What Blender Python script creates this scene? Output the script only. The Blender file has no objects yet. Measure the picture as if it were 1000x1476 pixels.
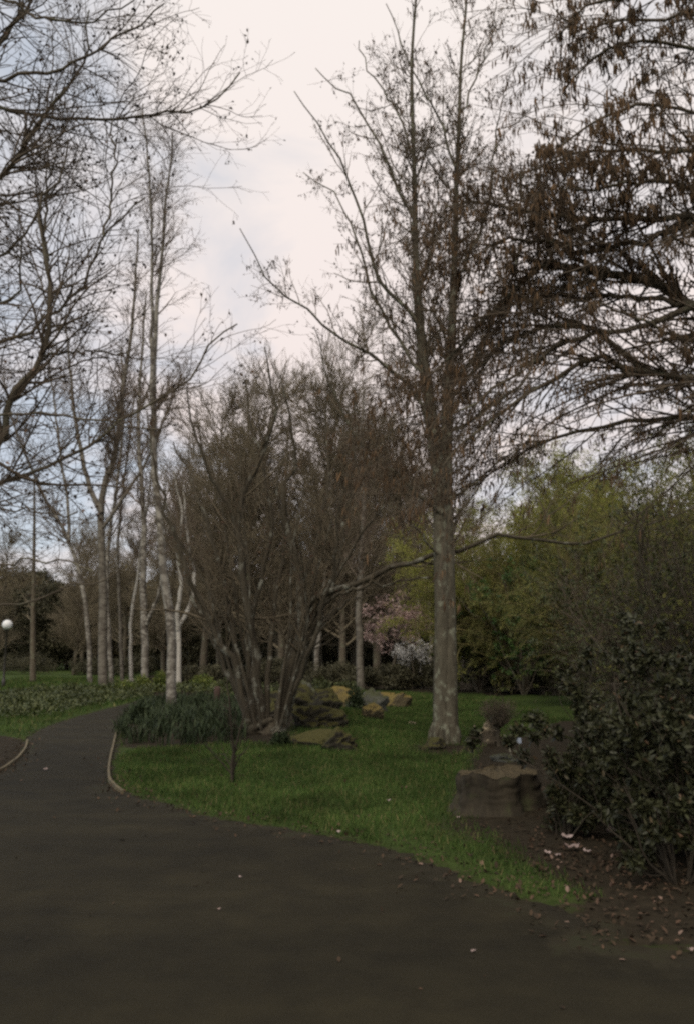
import bpy, bmesh, math, zlib
import numpy as np
rng = np.random.default_rng(11)
SC = bpy.context.scene
COL = SC.collection
# ------------------------------------------------------------------ camera
FPX, CX, CY, CAMH = 1230.0, 500.0, 738.0, 1.6
PITCH = math.radians(9.55)
Fw = np.array([0, math.cos(PITCH), math.sin(PITCH)])
Up = np.array([0, -math.sin(PITCH), math.cos(PITCH)])
cam_d = bpy.data.cameras.new("camera")
cam = bpy.data.objects.new("camera", cam_d)
COL.objects.link(cam)
cam.location = (0, 0, CAMH)
cam.rotation_euler = (math.pi / 2 + PITCH, 0, 0)
cam_d.sensor_fit = 'VERTICAL'
cam_d.sensor_height = 36
cam_d.lens = 30
cam_d.clip_end = 5000
cam_d.dof.use_dof = True
cam_d.dof.focus_distance = 9.0
cam_d.dof.aperture_fstop = 2.3
SC.camera = cam


def at(px, py, Y):
    """a point of the place seen in direction (px, py), Y metres ahead"""
    d = Fw + np.array([1, 0, 0]) * (px - CX) / FPX + Up * (CY - py) / FPX
    return d * (Y / d[1]) + np.array([0, 0, CAMH])


def gnd(px, py):
    d = Fw + np.array([1, 0, 0]) * (px - CX) / FPX + Up * (CY - py) / FPX
    p = d * (-CAMH / d[2])
    return np.array([p[0], p[1]])


# ------------------------------------------------------------------ path outline and ground height
right_edge = [(420, 997), (330, 1002), (260, 1007), (215, 1014), (188, 1026), (173, 1045), (166, 1075), (158, 1110), (161, 1130),
              (178, 1144), (230, 1158), (300, 1178), (400, 1195), (500, 1213), (580, 1234), (650, 1262), (760, 1300), (900, 1345), (1010, 1378)]
left_edge = [(420, 990), (320, 996), (230, 1004), (180, 1016), (140, 1026), (92, 1040), (54, 1056), (39, 1070), (33, 1086), (16, 1103), (0, 1113), (-60, 1139), (-140, 1165), (-260, 1195)]
PATH = np.array([gnd(*p) for p in right_edge] + [(9, 3.2), (20, 1.0), (20, -8), (-16, -8), (-16, 4.5), (-9, 6.6)] + [gnd(*p) for p in left_edge[::-1]])


def smooth_poly(P, n=4):
    out = []
    N = len(P)
    for i in range(N):
        p0, p1, p2, p3 = P[i - 1], P[i], P[(i + 1) % N], P[(i + 2) % N]
        for k in range(n):
            t = k / n
            out.append(0.5 * (2 * p1 + (p2 - p0) * t + (2 * p0 - 5 * p1 + 4 * p2 - p3) * t * t + (3 * p1 - p0 - 3 * p2 + p3) * t ** 3))
    return np.array(out)


PATHS = smooth_poly(PATH, 4)


def sdf(poly, x, y):
    """signed distance to a polygon, negative inside"""
    x = np.asarray(x, float); y = np.asarray(y, float)
    d = np.full(x.shape, 1e9)
    ins = np.zeros(x.shape, bool)
    N = len(poly)
    for i in range(N):
        a = poly[i]; b = poly[(i + 1) % N]
        ex, ey = b[0] - a[0], b[1] - a[1]
        t = np.clip(((x - a[0]) * ex + (y - a[1]) * ey) / (ex * ex + ey * ey + 1e-12), 0, 1)
        d = np.minimum(d, (x - a[0] - t * ex) ** 2 + (y - a[1] - t * ey) ** 2)
        c = ((a[1] > y) != (b[1] > y))
        with np.errstate(divide='ignore', invalid='ignore'):
            ins ^= c & (x < ex * (y - a[1]) / (ey if abs(ey) > 1e-12 else 1e-12) + a[0])
    d = np.sqrt(d)
    return np.where(ins, -d, d)


def sst(a, b, x):
    t = np.clip((x - a) / (b - a), 0, 1)
    return t * t * (3 - 2 * t)


def H(x, y, s=None):
    x = np.asarray(x, float); y = np.asarray(y, float)
    if s is None:
        s = sdf(PATHS, x, y)
    s = s + .035 * np.sin(9.1 * x + 3 * np.sin(4.3 * y)) + .03 * np.sin(13.7 * y + 2 * np.sin(7.7 * x))
    m = sst(-0.06, 0.12, s)
    far = sst(0.1, 2.5, s)
    w = 0.03 * np.sin(x * 1.3 + 0.7 * y) + 0.03 * np.sin(y * 0.9 - x * 0.5 + 1.1) + 0.02 * np.sin(2.3 * x - 1.7 * y)
    mound = 0.28 * np.exp(-(((x + 0.9) / 1.6) ** 2 + ((y - 20) / 4.5) ** 2)) + 0.10 * np.exp(-(((x - 4.5) / 2.0) ** 2 + ((y - 7.5) / 2.0) ** 2))
    bed = 0.15 * np.exp(-(((x + 4.2) / 1.6) ** 2 + ((y - 19) / 4.5) ** 2))
    return -0.03 + m * 0.05 + far * (w + mound + bed + 0.02)


def h1(x, y):
    return float(H(np.array([x]), np.array([y]))[0])


# ------------------------------------------------------------------ mesh helpers
class Geo:
    """collects quads with a material slot and a random value per face"""
    def __init__(self):
        self.V = []; self.F = []; self.M = []; self.A = []; self.n = 0

    def add(self, V, F, mat=0, rnd=None):
        V = np.asarray(V, np.float32).reshape(-1, 3); F = np.asarray(F, np.int64).reshape(-1, 4)
        self.V.append(V); self.F.append(F + self.n); self.n += len(V)
        self.M.append(np.full(len(F), mat, np.int32))
        self.A.append(np.zeros(len(F), np.float32) + 0.5 if rnd is None else np.asarray(rnd, np.float32))

    def build(self, name, mats, parent=None, base=(0, 0, 0), smooth=True):
        V = np.concatenate(self.V) - np.asarray(base, np.float32)
        F = np.concatenate(self.F); M = np.concatenate(self.M); A = np.concatenate(self.A)
        me = bpy.data.meshes.new(name)
        me.vertices.add(len(V)); me.vertices.foreach_set("co", V.astype(np.float32).ravel())
        tri = F[:, 3] < 0
        if tri.any():
            raise ValueError
        me.loops.add(F.size); me.loops.foreach_set("vertex_index", F.astype(np.int32).ravel())
        me.polygons.add(len(F)); me.polygons.foreach_set("loop_start", np.arange(0, F.size, 4, dtype=np.int32))
        me.polygons.foreach_set("material_index", M)
        me.polygons.foreach_set("use_smooth", np.full(len(F), smooth, bool))
        at_ = me.attributes.new("rnd", 'FLOAT', 'FACE'); at_.data.foreach_set("value", A)
        for m in (mats if isinstance(mats, (list, tuple)) else [mats]):
            me.materials.append(m)
        me.update(calc_edges=True); me.validate()
        o = bpy.data.objects.new(name, me); COL.objects.link(o)
        if parent is not None:
            o.parent = parent
        else:
            o.location = base
        return o


def tag(o, label=None, cat=None, group=None, kind=None):
    if label: o['label'] = label
    if cat: o['category'] = cat
    if group: o['group'] = group
    if kind: o['kind'] = kind
    return o


def thing(name, loc, label, cat, group=None):
    global rng
    rng = np.random.default_rng(zlib.crc32(label.encode()))   # every thing keeps its own shape
    o = bpy.data.objects.new(name, None); COL.objects.link(o)
    o.location = tuple(float(v) for v in loc); o.empty_display_size = 0.2
    return tag(o, label, cat, group)


def copy_thing(root, loc, rotz=0.0, scale=1.0, label=None, group=None):
    r = root.copy(); COL.objects.link(r); r.location = tuple(float(v) for v in loc)
    r.rotation_euler = (0, 0, rotz); r.scale = (scale,) * 3
    if label: r['label'] = label
    if group: r['group'] = group
    for ch in list(root.children):
        c = ch.copy(); COL.objects.link(c); c.parent = r
        for g in ch.children:
            d = g.copy(); COL.objects.link(d); d.parent = c
    return r


def nrm(a):
    return a / (np.linalg.norm(a, axis=-1, keepdims=True) + 1e-9)


def tube(g, P, R, S=4, mat=0, rnd=None, cap=False):
    """P (N,K,3) centre lines, R (N,K) radii"""
    N, K, _ = P.shape
    if N == 0: return
    T = nrm(np.gradient(P, axis=1))
    ref = nrm(rng.normal(size=(N, 1, 3)))
    mean = nrm(T.mean(axis=1, keepdims=True))
    ref = nrm(ref - (ref * mean).sum(-1, keepdims=True) * mean)
    A = nrm(np.cross(T, ref)); B = np.cross(T, A)
    th = np.arange(S) * 2 * np.pi / S
    V = P[:, :, None, :] + R[:, :, None, None] * (A[:, :, None, :] * np.cos(th)[None, None, :, None] + B[:, :, None, :] * np.sin(th)[None, None, :, None])
    n = np.arange(N)[:, None, None] * K * S; k = np.arange(K - 1)[None, :, None] * S
    s = np.arange(S)[None, None, :]; s2 = (s + 1) % S
    F = np.stack([n + k + s, n + k + s2, n + k + S + s2, n + k + S + s], -1).reshape(-1, 4)
    r = None
    if rnd is not None:
        r = np.repeat(rnd, (K - 1) * S)
    g.add(V, F, mat, r)


def resample(pts, K):
    pts = np.asarray(pts, float)
    n = len(pts)
    d = np.concatenate([[0], np.cumsum(np.linalg.norm(np.diff(pts[:, :3], axis=0), axis=1))])
    t = np.linspace(0, d[-1], K)
    # centripetal-ish: Catmull-Rom on the index, mapped by chord length
    u = np.interp(t, d, np.arange(n))
    i = np.minimum(u.astype(int), n - 2); f = (u - i)[:, None]
    p1 = pts[i]; p2 = pts[i + 1]; p0 = pts[np.maximum(i - 1, 0)]; p3 = pts[np.minimum(i + 2, n - 1)]
    return 0.5 * (2 * p1 + (p2 - p0) * f + (2 * p0 - 5 * p1 + 4 * p2 - p3) * f ** 2 + (3 * p1 - p0 - 3 * p2 + p3) * f ** 3)


def limb(pts, Y0, dY, w0, w1, K=16, wob=0.0):
    """a traced limb: outline points in the view, distance Y0..Y0+dY, thickness in view px -> real size"""
    n = len(pts)
    Q = np.array([at(p[0], p[1], Y0 + dY * i / (n - 1)) for i, p in enumerate(pts)])
    P = resample(Q, K)
    if wob:
        e = rng.normal(size=(K, 3)) * wob; e[0] = 0
        P = P + e
    R = np.linspace(w0, w1, K) * 0.5 / FPX * np.linspace(Y0, Y0 + dY, K)
    return P[None], R[None]


def cat(*brs):
    return np.concatenate([b[0] for b in brs]), np.concatenate([b[1] for b in brs])


def spawn(br, dens, t0, t1, ang, lens, K=6, trop=(0, 0, 0.05), wig=0.12, rr=0.6, rmin=0.003, end=0.35, shrink=0.5, asd=0.2, rmax=9.0, bias=None):
    P, R = br
    N, Kp, _ = P.shape
    L = np.linalg.norm(np.diff(P, axis=1), axis=2).sum(1)
    cnt = rng.poisson(dens * L * (t1 - t0))
    idx = np.repeat(np.arange(N), cnt); M = len(idx)
    if M == 0:
        return np.zeros((0, K, 3)), np.zeros((0, K))
    t = rng.uniform(t0, t1, M)
    f = t * (Kp - 1); i = np.minimum(f.astype(int), Kp - 2); u = (f - i)
    p = P[idx, i] * (1 - u)[:, None] + P[idx, i + 1] * u[:, None]
    r0 = R[idx, i] * (1 - u) + R[idx, i + 1] * u
    d = nrm(P[idx, i + 1] - P[idx, i])
    a = rng.normal(size=(M, 3))
    if bias is not None:
        a = a + np.asarray(bias)
    a = nrm(a - (a * d).sum(1, keepdims=True) * d)
    th = np.clip(ang + asd * rng.normal(size=M), 0.05, 2.6)[:, None]
    dr = d * np.cos(th) + a * np.sin(th)
    ln = rng.uniform(lens[0], lens[1], M) * (1 - shrink * t)
    out = np.zeros((M, K, 3)); out[:, 0] = p
    tr = np.asarray(trop)
    st = (ln / (K - 1))[:, None]
    for k in range(1, K):
        dr = nrm(dr + tr * (1.0) + wig * rng.normal(size=(M, 3)))
        out[:, k] = out[:, k - 1] + dr * st
    rs = np.clip(r0 * rr, rmin, rmax)
    Rr = np.maximum(rs[:, None] * np.linspace(1, end, K)[None], rmin * 0.7)
    return out, Rr


def points_on(br, n, t0=0.0, t1=1.0):
    P, R = br
    N, K, _ = P.shape
    idx = rng.integers(0, N, n)
    f = rng.uniform(t0, t1, n) * (K - 1); i = np.minimum(f.astype(int), K - 2); u = (f - i)[:, None]
    return P[idx, i] * (1 - u) + P[idx, i + 1] * u, nrm(P[idx, i + 1] - P[idx, i])


def catkins(g, br, n, ln=(0.06, 0.12), r=0.005, mat=1, t0=0.3, clus=1):
    p, _ = points_on(br, n, t0, 1.0)
    if clus > 1:
        p = np.repeat(p, clus, 0) + rng.normal(size=(n * clus, 3)) * [0.02, 0.02, 0.012]
    m = len(p)
    l = rng.uniform(*ln, m)
    d = nrm(np.stack([rng.normal(size=m) * .2, rng.normal(size=m) * .2, -np.ones(m)], 1))
    k = np.array([0, .25, .7, 1.0])
    P = p[:, None, :] + d[:, None, :] * (l[:, None] * k[None])[:, :, None]
    R = r * rng.uniform(.7, 1.3, m)[:, None] * np.array([.45, 1, .95, .3])[None]
    tube(g, P, R, 3, mat, rng.random(m))


def cones(g, br, n, r=0.012, mat=1):
    p, _ = points_on(br, n, .4, 1.0)
    d = nrm(rng.normal(size=(n, 3)) + [0, 0, -.4])
    k = np.array([0, .3, .7, 1.0])
    P = p[:, None, :] + d[:, None, :] * (r * 2.6 * k[None])[:, :, None]
    R = r * rng.uniform(.6, 1.2, n)[:, None] * np.array([.4, 1, .9, .2])[None]
    tube(g, P, R, 4, mat, rng.random(n))


def leaves(g, p, size, asp=0.4, mat=0, up=0.3, droop=0.0, dirs=None, fold=0.25, jit=0.0):
    """folded leaf blades: two quads meeting along the midrib"""
    n = len(p)
    if n == 0: return
    s = size * rng.uniform(.55, 1.25, n)[:, None]
    d = rng.normal(size=(n, 3)) if dirs is None else dirs + rng.normal(size=(n, 3)) * .7
    d = nrm(nrm(d) + np.array([0, 0, -droop]))
    nn = nrm(rng.normal(size=(n, 3)) + np.array([0, 0, up * 3]))
    w = nrm(np.cross(d, nn)); nn = np.cross(w, d)
    p = p + rng.normal(size=(n, 3)) * jit
    a = asp * .5
    f = fold * a
    v0 = p; v3 = p + d * s
    m1 = p + d * s * .5
    l1 = p + d * s * .33 + w * s * a + nn * s * f; l2 = p + d * s * .72 + w * s * a * .75 + nn * s * f * .7
    r1 = p + d * s * .33 - w * s * a + nn * s * f; r2 = p + d * s * .72 - w * s * a * .75 + nn * s * f * .7
    V = np.stack([v0, l1, l2, v3, r1, r2], 1)
    b = np.arange(n)[:, None] * 6
    F = np.concatenate([b + np.array([[0, 3, 2, 1]]), b + np.array([[0, 4, 5, 3]])], 1).reshape(-1, 4)
    g.add(V.reshape(-1, 3), F, mat, np.repeat(rng.random(n), 2))


def cards(g, p, size, asp=0.5, mat=0, rnd=None, up=0.0):
    """single small leaf faces for foliage seen from afar"""
    n = len(p)
    s = size * rng.uniform(.5, 1.3, n)[:, None]
    d = nrm(rng.normal(size=(n, 3))); nn = nrm(rng.normal(size=(n, 3)) + [0, 0, up]); w = nrm(np.cross(d, nn))
    V = np.stack([p - d * s * .5, p + w * s * asp * .5, p + d * s * .5, p - w * s * asp * .5], 1).reshape(-1, 3)
    F = np.arange(n * 4).reshape(n, 4)
    g.add(V, F, mat, rng.random(n) if rnd is None else rnd)


def clump_cloud(center, rad, nl, nlump, lump=(.25, .5), flat=0.7, shell=0.6):
    """points in many uneven clumps spread through an ellipsoid"""
    c = nrm(rng.normal(size=(nlump, 3))) * (rng.random((nlump, 1)) ** (1 / 3)) * np.asarray(rad) * .85
    R = rng.uniform(*lump, nlump) * min(rad)
    i = rng.integers(0, nlump, nl)
    q = nrm(rng.normal(size=(nl, 3))) * (shell + (1 - shell) * rng.random((nl, 1))) * R[i][:, None] * [1, 1, flat]
    q = q * (1 + .25 * rng.normal(size=(nl, 1)))
    return c[i] + q + np.asarray(center), i


# ------------------------------------------------------------------ materials
def mat(name):
    m = bpy.data.materials.new(name); m.use_nodes = True
    nt = m.node_tree
    return m, nt, nt.nodes['Principled BSDF']


def nd(nt, t, **kw):
    n = nt.nodes.new(t)
    for k, v in kw.items():
        if k in n.inputs: n.inputs[k].default_value = v
        else: setattr(n, k, v)
    return n


def ramp(nt, stops):
    r = nt.nodes.new('ShaderNodeValToRGB')
    e = r.color_ramp.elements
    while len(e) < len(stops): e.new(0.5)
    for i, (p, c) in enumerate(stops):
        e[i].position = p; e[i].color = (*c, 1) if len(c) == 3 else c
    return r


def mixc(nt, fac, a, b, blend='MIX'):
    m = nt.nodes.new('ShaderNodeMix'); m.data_type = 'RGBA'; m.blend_type = blend
    for sock, v in ((m.inputs[0], fac), (m.inputs[6], a), (m.inputs[7], b)):
        if hasattr(v, 'links') or hasattr(v, 'is_linked'): nt.links.new(v, sock)
        elif isinstance(v, (int, float)): sock.default_value = v
        else: sock.default_value = (*v, 1)
    return m.outputs[2]


def coords(nt, scale=(1, 1, 1), kind='Object'):
    tc = nt.nodes.new('ShaderNodeTexCoord'); mp = nt.nodes.new('ShaderNodeMapping')
    mp.inputs['Scale'].default_value = scale
    nt.links.new(tc.outputs[kind], mp.inputs['Vector'])
    return mp.outputs['Vector']


def noise(nt, vec, scale, detail=4, rough=.55, dist=0.0):
    n = nd(nt, 'ShaderNodeTexNoise', Scale=scale, Detail=detail, Roughness=rough, Distortion=dist)
    nt.links.new(vec, n.inputs['Vector'])
    return n.outputs['Fac']


def bump(nt, b, h, st=.4, dist=.02):
    n = nd(nt, 'ShaderNodeBump', Strength=st, Distance=dist)
    nt.links.new(h, n.inputs['Height']); nt.links.new(n.outputs['Normal'], b.inputs['Normal'])


def bark(name, c0, c1, lichen=None, sc=9.0, lsc=5.0, rough=.9, lth=(.52, .66)):
    m, nt, b = mat(name)
    v = coords(nt, (1, 1, .3))
    f = noise(nt, v, sc, 6, .65, .4)
    r = ramp(nt, [(.3, c0), (.7, c1)]); nt.links.new(f, r.inputs[0])
    c = r.outputs[0]
    if lichen:
        v2 = coords(nt, (1, 1, .8))
        l = noise(nt, v2, lsc, 5, .6)
        rr_ = ramp(nt, [(lth[0], (0, 0, 0)), (lth[1], (1, 1, 1))]); nt.links.new(l, rr_.inputs[0])
        c = mixc(nt, rr_.outputs[0], c, lichen)
    nt.links.new(c, b.inputs['Base Color']); b.inputs['Roughness'].default_value = rough
    b.inputs['Specular IOR Level'].default_value = .25
    bump(nt, b, f, .7, .03)
    return m


def birch(name, white, dark, amt=.5):
    m, nt, b = mat(name)
    v = coords(nt, (1.2, 1.2, 1.9)); v2 = coords(nt, (1, 1, .5))
    a = noise(nt, v, 2.1, 7, .72, .6); c = noise(nt, v2, 1.5, 4, .6)
    ra = ramp(nt, [(amt - .06, dark), (amt + .05, white)]); nt.links.new(a, ra.inputs[0])
    rc = ramp(nt, [(.38, (1, 1, 1)), (.62, (0, 0, 0))]); nt.links.new(c, rc.inputs[0])
    f = nd(nt, 'ShaderNodeMath', operation='MULTIPLY'); f.inputs[1].default_value = .4
    nt.links.new(rc.outputs[0], f.inputs[0])
    col = mixc(nt, f.outputs[0], ra.outputs[0], tuple(.5 * (x + y) for x, y in zip(white, dark)))
    nt.links.new(col, b.inputs['Base Color']); b.inputs['Roughness'].default_value = .8
    bump(nt, b, a, .35, .02)
    return m


def leafmat(name, stops, rough=.55, spec=.3, trans=0.0, vr=(.65, 1.35)):
    m, nt, b = mat(name)
    a = nt.nodes.new('ShaderNodeAttribute'); a.attribute_name = 'rnd'
    r = ramp(nt, stops); nt.links.new(a.outputs['Fac'], r.inputs[0])
    v = coords(nt); n = noise(nt, v, .9, 3)
    hs = nd(nt, 'ShaderNodeHueSaturation')
    mr = nd(nt, 'ShaderNodeMapRange'); mr.inputs[1].default_value = .3; mr.inputs[2].default_value = .7
    mr.inputs[3].default_value = vr[0]; mr.inputs[4].default_value = vr[1]
    nt.links.new(n, mr.inputs[0]); nt.links.new(mr.outputs[0], hs.inputs['Value']); nt.links.new(r.outputs[0], hs.inputs['Color'])
    nt.links.new(hs.outputs[0], b.inputs['Base Color'])
    b.inputs['Roughness'].default_value = rough; b.inputs['Specular IOR Level'].default_value = spec
    if trans:
        t = nt.nodes.new('ShaderNodeBsdfTranslucent'); nt.links.new(hs.outputs[0], t.inputs[0])
        mx = nt.nodes.new('ShaderNodeMixShader'); mx.inputs[0].default_value = trans
        out = [x for x in nt.nodes if x.type == 'OUTPUT_MATERIAL'][0]
        nt.links.new(b.outputs[0], mx.inputs[1]); nt.links.new(t.outputs[0], mx.inputs[2]); nt.links.new(mx.outputs[0], out.inputs[0])
    return m


M = {}
M['alder'] = bark('alder_bark', (.055, .047, .031), (.13, .115, .08), (.19, .19, .135), 12, 8, lth=(.54, .63))
M['alder_twig'] = bark('alder_twig', (.1, .078, .052), (.16, .128, .088), None, 6)
M['dark_bark'] = bark('dark_bark', (.075, .06, .042), (.14, .115, .08), (.15, .145, .095), 10, 4)
M['twig'] = bark('twig', (.085, .065, .045), (.135, .105, .074), None, 6)
M['hazel'] = bark('hazel_bark', (.044, .036, .024), (.092, .077, .052), (.25, .245, .195), 8, 5, lth=(.55, .68))
M['hazel_twig'] = bark('hazel_twig', (.09, .072, .047), (.145, .116, .075), None, 6)
M['birch'] = birch('birch_bark', (.31, .285, .235), (.06, .047, .033), .52)
M['birch_white'] = birch('white_birch_bark', (.46, .43, .37), (.14, .12, .09), .42)
M['birch_grey'] = birch('grey_birch_bark', (.17, .15, .115), (.07, .056, .04), .5)
M['sapling'] = bark('sapling_bark', (.03, .024, .016), (.06, .048, .033), None, 6)
M['birch_twig'] = bark('birch_twig', (.12, .09, .065), (.175, .135, .1), None, 5)
M['willow_twig'] = bark('willow_twig', (.13, .11, .045), (.2, .165, .065), None, 3)
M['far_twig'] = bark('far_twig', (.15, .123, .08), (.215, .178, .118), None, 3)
M['catkin'] = leafmat('catkin', [(0, (.085, .058, .036)), (.6, (.13, .086, .05)), (1, (.19, .115, .06))], .8, .1)
M['cone'] = leafmat('cone', [(0, (.04, .03, .02)), (1, (.085, .06, .04))], .8, .1)
M['redbud'] = leafmat('red_bud', [(0, (.08, .05, .03)), (.6, (.12, .06, .035)), (1, (.17, .06, .04))], .7, .2)
M['willow'] = leafmat('willow_leaf', [(0, (.19, .21, .052)), (.5, (.27, .285, .066)), (1, (.4, .37, .09))], .6, .2, .5)
M['willow_dull'] = leafmat('dull_willow_leaf', [(0, (.12, .13, .045)), (.6, (.18, .18, .056)), (1, (.26, .24, .07))], .6, .2, .45)
M['fresh'] = leafmat('fresh_leaf', [(0, (.035, .065, .018)), (.7, (.055, .105, .024)), (1, (.1, .16, .035))], .5, .35, .25)
M['greenmix'] = leafmat('olive_leaf', [(0, (.07, .085, .03)), (.6, (.105, .12, .038)), (1, (.16, .155, .05))], .55, .2, .3)
M['ever'] = leafmat('evergreen_leaf', [(0, (.044, .042, .024)), (.6, (.074, .068, .036)), (1, (.105, .095, .05))], .6, .25)
M['brownfol'] = leafmat('winter_foliage', [(0, (.07, .056, .032)), (.6, (.11, .09, .048)), (1, (.15, .125, .064))], .7, .15)
M['rhodo'] = leafmat('glossy_leaf', [(0, (.024, .026, .013)), (.55, (.042, .043, .02)), (.95, (.056, .06, .027)), (1, (.14, .085, .05))], .45, .2)
M['strap'] = leafmat('strap_leaf', [(0, (.02, .03, .013)), (.6, (.036, .05, .023)), (1, (.062, .078, .036))], .6, .12)
M['spurge'] = leafmat('spurge_leaf', [(0, (.07, .1, .025)), (.6, (.13, .165, .04)), (1, (.24, .25, .06))], .6, .2, .2)
M['cover'] = leafmat('cover_leaf', [(0, (.034, .046, .016)), (.6, (.06, .07, .022)), (1, (.095, .105, .034))], .55, .3)
M['blue'] = leafmat('blue_leaf', [(0, (.08, .13, .12)), (1, (.17, .24, .24))], .6, .2)
M['pink'] = leafmat('pink_blossom', [(0, (.24, .16, .135)), (.6, (.4, .28, .25)), (1, (.6, .48, .44))], .7, .1, .2)
M['white'] = leafmat('white_blossom', [(0, (.4, .38, .35)), (1, (.7, .68, .64))], .7, .1, .2)
M['grass'] = leafmat('grass_blade', [(0, (.033, .064, .015)), (.5, (.054, .094, .021)), (.84, (.085, .118, .03)), (1, (.19, .155, .07))], .7, .1, .15, (.5, 1.45))
M['grass_far'] = M['grass']
M['litter'] = leafmat('litter_leaf', [(0, (.035, .025, .016)), (.6, (.06, .04, .024)), (.95, (.1, .06, .038)), (1, (.22, .15, .115))], .8, .15)
M['petal'] = leafmat('petal', [(0, (.3, .22, .19)), (1, (.46, .36, .33))], .6, .2, .15)
M['deadtwig'] = leafmat('dead_twig', [(0, (.06, .036, .024)), (1, (.12, .075, .05))], .8, .1)


def mk_ground():
    m, nt, b = mat('turf_and_soil')
    v = coords(nt)
    a = nt.nodes.new('ShaderNodeAttribute'); a.attribute_name = 'soil'
    n1 = noise(nt, v, .7, 5, .6); n2 = noise(nt, v, 9, 5, .7); n3 = noise(nt, v, 60, 3, .7)
    g1 = ramp(nt, [(.3, (.034, .056, .014)), (.7, (.058, .082, .02))]); nt.links.new(n1, g1.inputs[0])
    g2 = ramp(nt, [(.3, (.55, .55, .5)), (.7, (1.3, 1.3, 1.2))]); nt.links.new(n2, g2.inputs[0])
    grass = mixc(nt, 1.0, g1.outputs[0], g2.outputs[0], 'MULTIPLY')
    s1 = ramp(nt, [(.3, (.02, .0155, .0095)), (.55, (.033, .026, .016)), (.75, (.05, .037, .023))]); nt.links.new(n2, s1.inputs[0])
    # soft ragged edge between turf and soil
    ad = nd(nt, 'ShaderNodeMath', operation='MULTIPLY_ADD'); ad.inputs[1].default_value = .9
    nt.links.new(n2, ad.inputs[0]); nt.links.new(a.outputs['Fac'], ad.inputs[2])
    e = ramp(nt, [(.75, (0, 0, 0)), (1.0, (1, 1, 1))]); nt.links.new(ad.outputs[0], e.inputs[0])
    col = mixc(nt, e.outputs[0], grass, s1.outputs[0])
    nt.links.new(col, b.inputs['Base Color']); b.inputs['Roughness'].default_value = .95
    b.inputs['Specular IOR Level'].default_value = .1
    bump(nt, b, n3, .6, .03)
    return m


def mk_asphalt():
    m, nt, b = mat('asphalt')
    v = coords(nt)
    n0 = noise(nt, v, .35, 5, .6, .6); n1 = noise(nt, v, 2.5, 6, .65); n2 = noise(nt, v, 140, 3, .8)
    v2 = coords(nt, (.25, 1.4, 1)); n4 = noise(nt, v2, .8, 4, .6, .3)
    c0 = ramp(nt, [(.3, (.018, .0147, .0072)), (.7, (.030, .025, .0128))]); nt.links.new(n0, c0.inputs[0])
    c1 = ramp(nt, [(.3, (.72, .72, .72)), (.7, (1.25, 1.25, 1.22))]); nt.links.new(n1, c1.inputs[0])
    c2 = ramp(nt, [(.25, (.45, .45, .45)), (.6, (1.0, 1.0, 1.0)), (.8, (1.8, 1.75, 1.65))]); nt.links.new(n2, c2.inputs[0])
    c4 = ramp(nt, [(.35, (.85, .85, .85)), (.7, (1.25, 1.24, 1.2))]); nt.links.new(n4, c4.inputs[0])
    col = mixc(nt, 1.0, c0.outputs[0], c1.outputs[0], 'MULTIPLY')
    col = mixc(nt, 1.0, col, c2.outputs[0], 'MULTIPLY')
    col = mixc(nt, 1.0, col, c4.outputs[0], 'MULTIPLY')
    a = nt.nodes.new('ShaderNodeAttribute'); a.attribute_name = 'dirt'
    ad = nd(nt, 'ShaderNodeMath', operation='MULTIPLY_ADD'); ad.inputs[1].default_value = 1.1
    n5 = noise(nt, v, 5, 6, .7); nt.links.new(n5, ad.inputs[0]); nt.links.new(a.outputs['Fac'], ad.inputs[2])
    e = ramp(nt, [(.78, (0, 0, 0)), (1.15, (1, 1, 1))]); e.color_ramp.elements[1].position = 1.0; nt.links.new(ad.outputs[0], e.inputs[0])
    d1 = ramp(nt, [(.35, (.018, .0145, .0085)), (.55, (.028, .0235, .0125)), (.7, (.027, .029, .0125))]); nt.links.new(n1, d1.inputs[0])
    col = mixc(nt, e.outputs[0], col, d1.outputs[0])
    nt.links.new(col, b.inputs['Base Color'])
    b.inputs['Roughness'].default_value = .85; b.inputs['Specular IOR Level'].default_value = .15
    bump(nt, b, n2, .5, .008)
    return m


def mk_simple(name, c0, c1, sc=8, rough=.85, metal=0.0, bst=.4):
    m, nt, b = mat(name)
    v = coords(nt); f = noise(nt, v, sc, 5, .6)
    r = ramp(nt, [(.3, c0), (.7, c1)]); nt.links.new(f, r.inputs[0])
    nt.links.new(r.outputs[0], b.inputs['Base Color']); b.inputs['Roughness'].default_value = rough
    b.inputs['Metallic'].default_value = metal
    bump(nt, b, f, bst, .02)
    return m


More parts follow.
